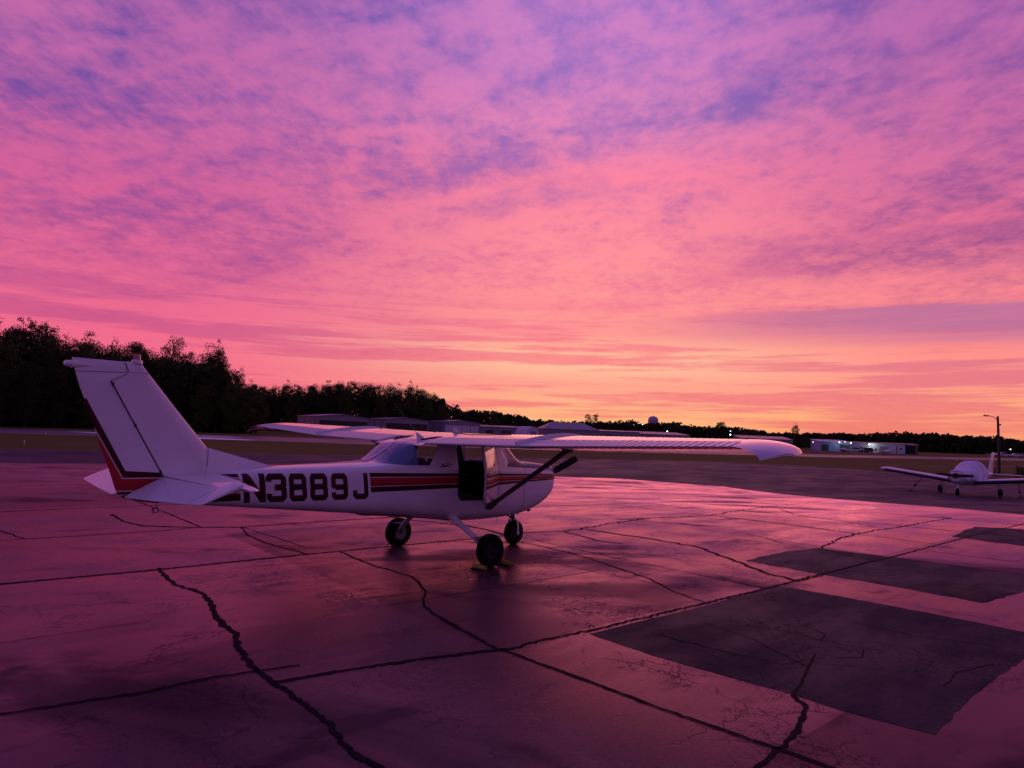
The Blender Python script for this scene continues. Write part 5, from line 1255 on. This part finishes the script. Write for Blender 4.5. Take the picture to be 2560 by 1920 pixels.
def rlabel(row, r):
    u = r * 1640 + 1280
    zn = 'left of the hangars' if u < 725 else 'above the first hangar' if u < 830 else 'between first and second hangar' if u < 925 else 'above the second hangar' if u < 1010 else 'above the third hangar'
    return f"dark tree, {['front', 'middle', 'top'][row]} row of the wooded ridge, {zn}"
for row, (back, fr, hmax) in enumerate([(0, .62, 1), (9, .82, 1), (20, .97, 1), (33, 1.0, 1)]):
    line = [(-190, 60), (-98, 128), (-88, 146), (-66, 149), (-56, 152)]
    Ls = [math.dist(a, b) for a, b in zip(line, line[1:])]; tot = sum(Ls); s = 2.0
    while s < tot:
        q = s; i = 0
        while q > Ls[i]: q -= Ls[i]; i += 1
        (x0, y0), (x1, y1) = line[i], line[i + 1]; t = q / Ls[i]; x = x0 + (x1 - x0) * t + rt.uniform(-1, 1) - back * .35; y = y0 + (y1 - y0) * t + back + rt.uniform(-1.5, 1.5)
        if x / y > -.465 + .02 and row > 0: s += 6; continue
        z1 = skyz(x, y); h = (z1 - tz(y)) * fr * rt.uniform(.90, 1.0) 
        if h > 3:
            kd = rt.choice(['broad_tree', 'tall_tree', 'broad_tree', 'tall_tree', 'open_tree'] if row == 3 else ['broad_tree', 'tall_tree'])
            plant(kd, x, y, h, tlabel(kd, row, x / y), A1 + [', front row', ', second row', ', third row', ', back row'][row], w=min(1.0, 9.0 / max(h * .55, 1)) if row < 3 else .8)
            n1 += 1
        s += rt.uniform(4.8, 7.0) if row else rt.uniform(5, 7.5)
# ridge behind the hangars
for row, (Y0, fr) in enumerate([(226, .86), (238, .99), (250, 1.0)]):
    u = 585 + row * 9
    while u < 1115:
        r = (u - 1280) / 1640; y = Y0 + rt.uniform(-3, 3) + (12 if u > 1000 else 0); x = r * y; h = (skyz(x, y) - tz(y)) * fr * rt.uniform(.93, 1.02)
        if h > 4: plant(rt.choice(['broad_tree', 'tall_tree', 'open_tree', 'pine_tree'] if row else ['broad_tree', 'tall_tree']), x, y, h, rlabel(row, r), A2 + [', front row', ', middle row', ', top row'][row], w=.72)
        u += rt.uniform(28, 40) if row else rt.uniform(34, 48)
def pick(u, y, ytop, kind, label, w=.8, vi=0, z0=None):
    r = (u - 1280) / 1640; x = r * y; h = CAMH + (1031.9 + .0369 * u - ytop) / 1640 * y - tz(y); return plant(kind, x, y, h, label, None, w, vi)
pick(432, 158, 838, 'open_tree', 'loose see-through tree standing highest right of the tail fin', .62, 0)
pick(335, 160, 850, 'broad_tree', 'dark rounded tree just left of the loose see-through tree', .5, 0)
pick(85, 150, 792, 'open_tree', 'airy treetop sticking out at the far left of the skyline', .5, 1)
pick(545, 150, 866, 'broad_tree', 'rounded dark tree at the right end of the tall wood', .42, 2)
pick(635, 150, 968, 'broad_tree', 'low olive tree at the right foot of the tall wood', 1.0, 1)
pick(590, 149, 925, 'broad_tree', 'olive tree stepping down at the right end of the tall wood', .8, 1)
pick(1472, 330, 1034, 'pine_tree', 'left one of the two airy pines against the orange glow', .9, 0)
pick(1493, 330, 1033, 'pine_tree', 'right one of the two airy pines against the orange glow', .9, 1)
pick(1805, 330, 1054, 'broad_tree', 'round dark tree above the lamp pair near the wing tip', 1.1, 0)
pick(1775, 335, 1062, 'open_tree', 'small dark tree left of the round tree near the wing tip', .6, 1)
pick(1992, 300, 1062, 'broad_tree', 'solitary dark tree standing above the skyline right of the near wing tip', .62, 2)
pick(2016, 262, 1087, 'broad_tree', 'low bushy tree below the solitary tree, left of the blue hangar', .95, 1)
pick(2055, 266, 1091, 'broad_tree', 'low bushy tree right behind the blue hangar', .9, 2)
pick(2536, 280, 1095, 'open_tree', 'light loose tree at the right edge of the skyline', .5, 1)
pick(1085, 245, 993, 'pine_tree', 'leaning airy tree at the right end of the wooded ridge', .5, 0)
pick(1110, 245, 1003, 'pine_tree', 'last airy tree sloping down off the wooded ridge', .5, 1)
for i, (u, yt_) in enumerate([(1180, 1024), (1240, 1032), (1300, 1040)]):
    pick(u, 290, yt_, 'broad_tree', ['hazy rounded tree behind the third hangar', 'hazy rounded tree behind the long low shed', 'hazy rounded tree above the rounded hut'][i], .9, i)

# woods too far to count, and the undergrowth that closes the foot of the near wood
def wood(name, label, lm, gen, n, size, seed):
    rnd = random.Random(seed); bm = bmesh.new()
    for _ in range(n):
        x, y, zz = gen(rnd); s = size * rnd.uniform(.6, 1.4); p = Vector((x, y, zz)); a = Vector((rnd.gauss(0, 1), rnd.gauss(0, 1), rnd.gauss(0, 1))).normalized(); b = a.orthogonal().normalized(); c2 = a.cross(b); b *= s * .5; c2 *= s * .4
        bm.faces.new([bm.verts.new(p + b * q + c2 * w) for q, w in ((-1, -.4), (0, -1), (1, -.2), (.4, 1), (-.7, .8))])
    tag(obj(name, bm, lm), label, None, None, 'stuff')
def gfar(Yf, u0, u1, bumps, frac=1.0):
    def g(rnd):
        u = rnd.uniform(u0, u1); r = (u - 1280) / 1640; y = Yf(u) + rnd.uniform(0, 34); x = r * y
        n = noise.noise(Vector((x * bumps, y * .08, 0))) * .20 + noise.noise(Vector((x * bumps * 3.1, y * .1, 5))) * .14
        H_ = (skyz(x, y) - tz(y)) * frac * (.86 + n); q = rnd.random() ** .85
        return x, y, tz(y) + H_ * q
    return g
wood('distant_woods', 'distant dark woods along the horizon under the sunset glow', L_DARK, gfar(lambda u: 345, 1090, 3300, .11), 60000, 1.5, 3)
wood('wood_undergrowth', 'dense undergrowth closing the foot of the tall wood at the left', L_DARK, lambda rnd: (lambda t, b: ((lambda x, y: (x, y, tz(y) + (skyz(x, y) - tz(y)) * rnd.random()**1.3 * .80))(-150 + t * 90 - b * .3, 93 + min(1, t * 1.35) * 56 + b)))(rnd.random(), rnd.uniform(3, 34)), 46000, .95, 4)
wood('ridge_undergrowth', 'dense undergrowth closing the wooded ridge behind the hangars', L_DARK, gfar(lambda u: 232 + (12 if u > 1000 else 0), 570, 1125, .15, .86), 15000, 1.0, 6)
# shrubs by the utility pole
for i, (x, y, h, w, vi, lb) in enumerate([(54.3, 69.9, .95, 1.2, 1, 'round dark shrub right of the utility pole'), (51.3, 66.5, 1.1, .7, 0, 'thin scraggly shrub at the foot of the utility pole'), (52.6, 67.5, .9, .9, 0, 'small scraggly shrub between the pole and the round shrub'), (49.7, 67.5, .9, .7, 0, 'thin scraggly shrub left of the utility pole')]):
    plant('shrub', x, y, h, lb, None, w, vi)
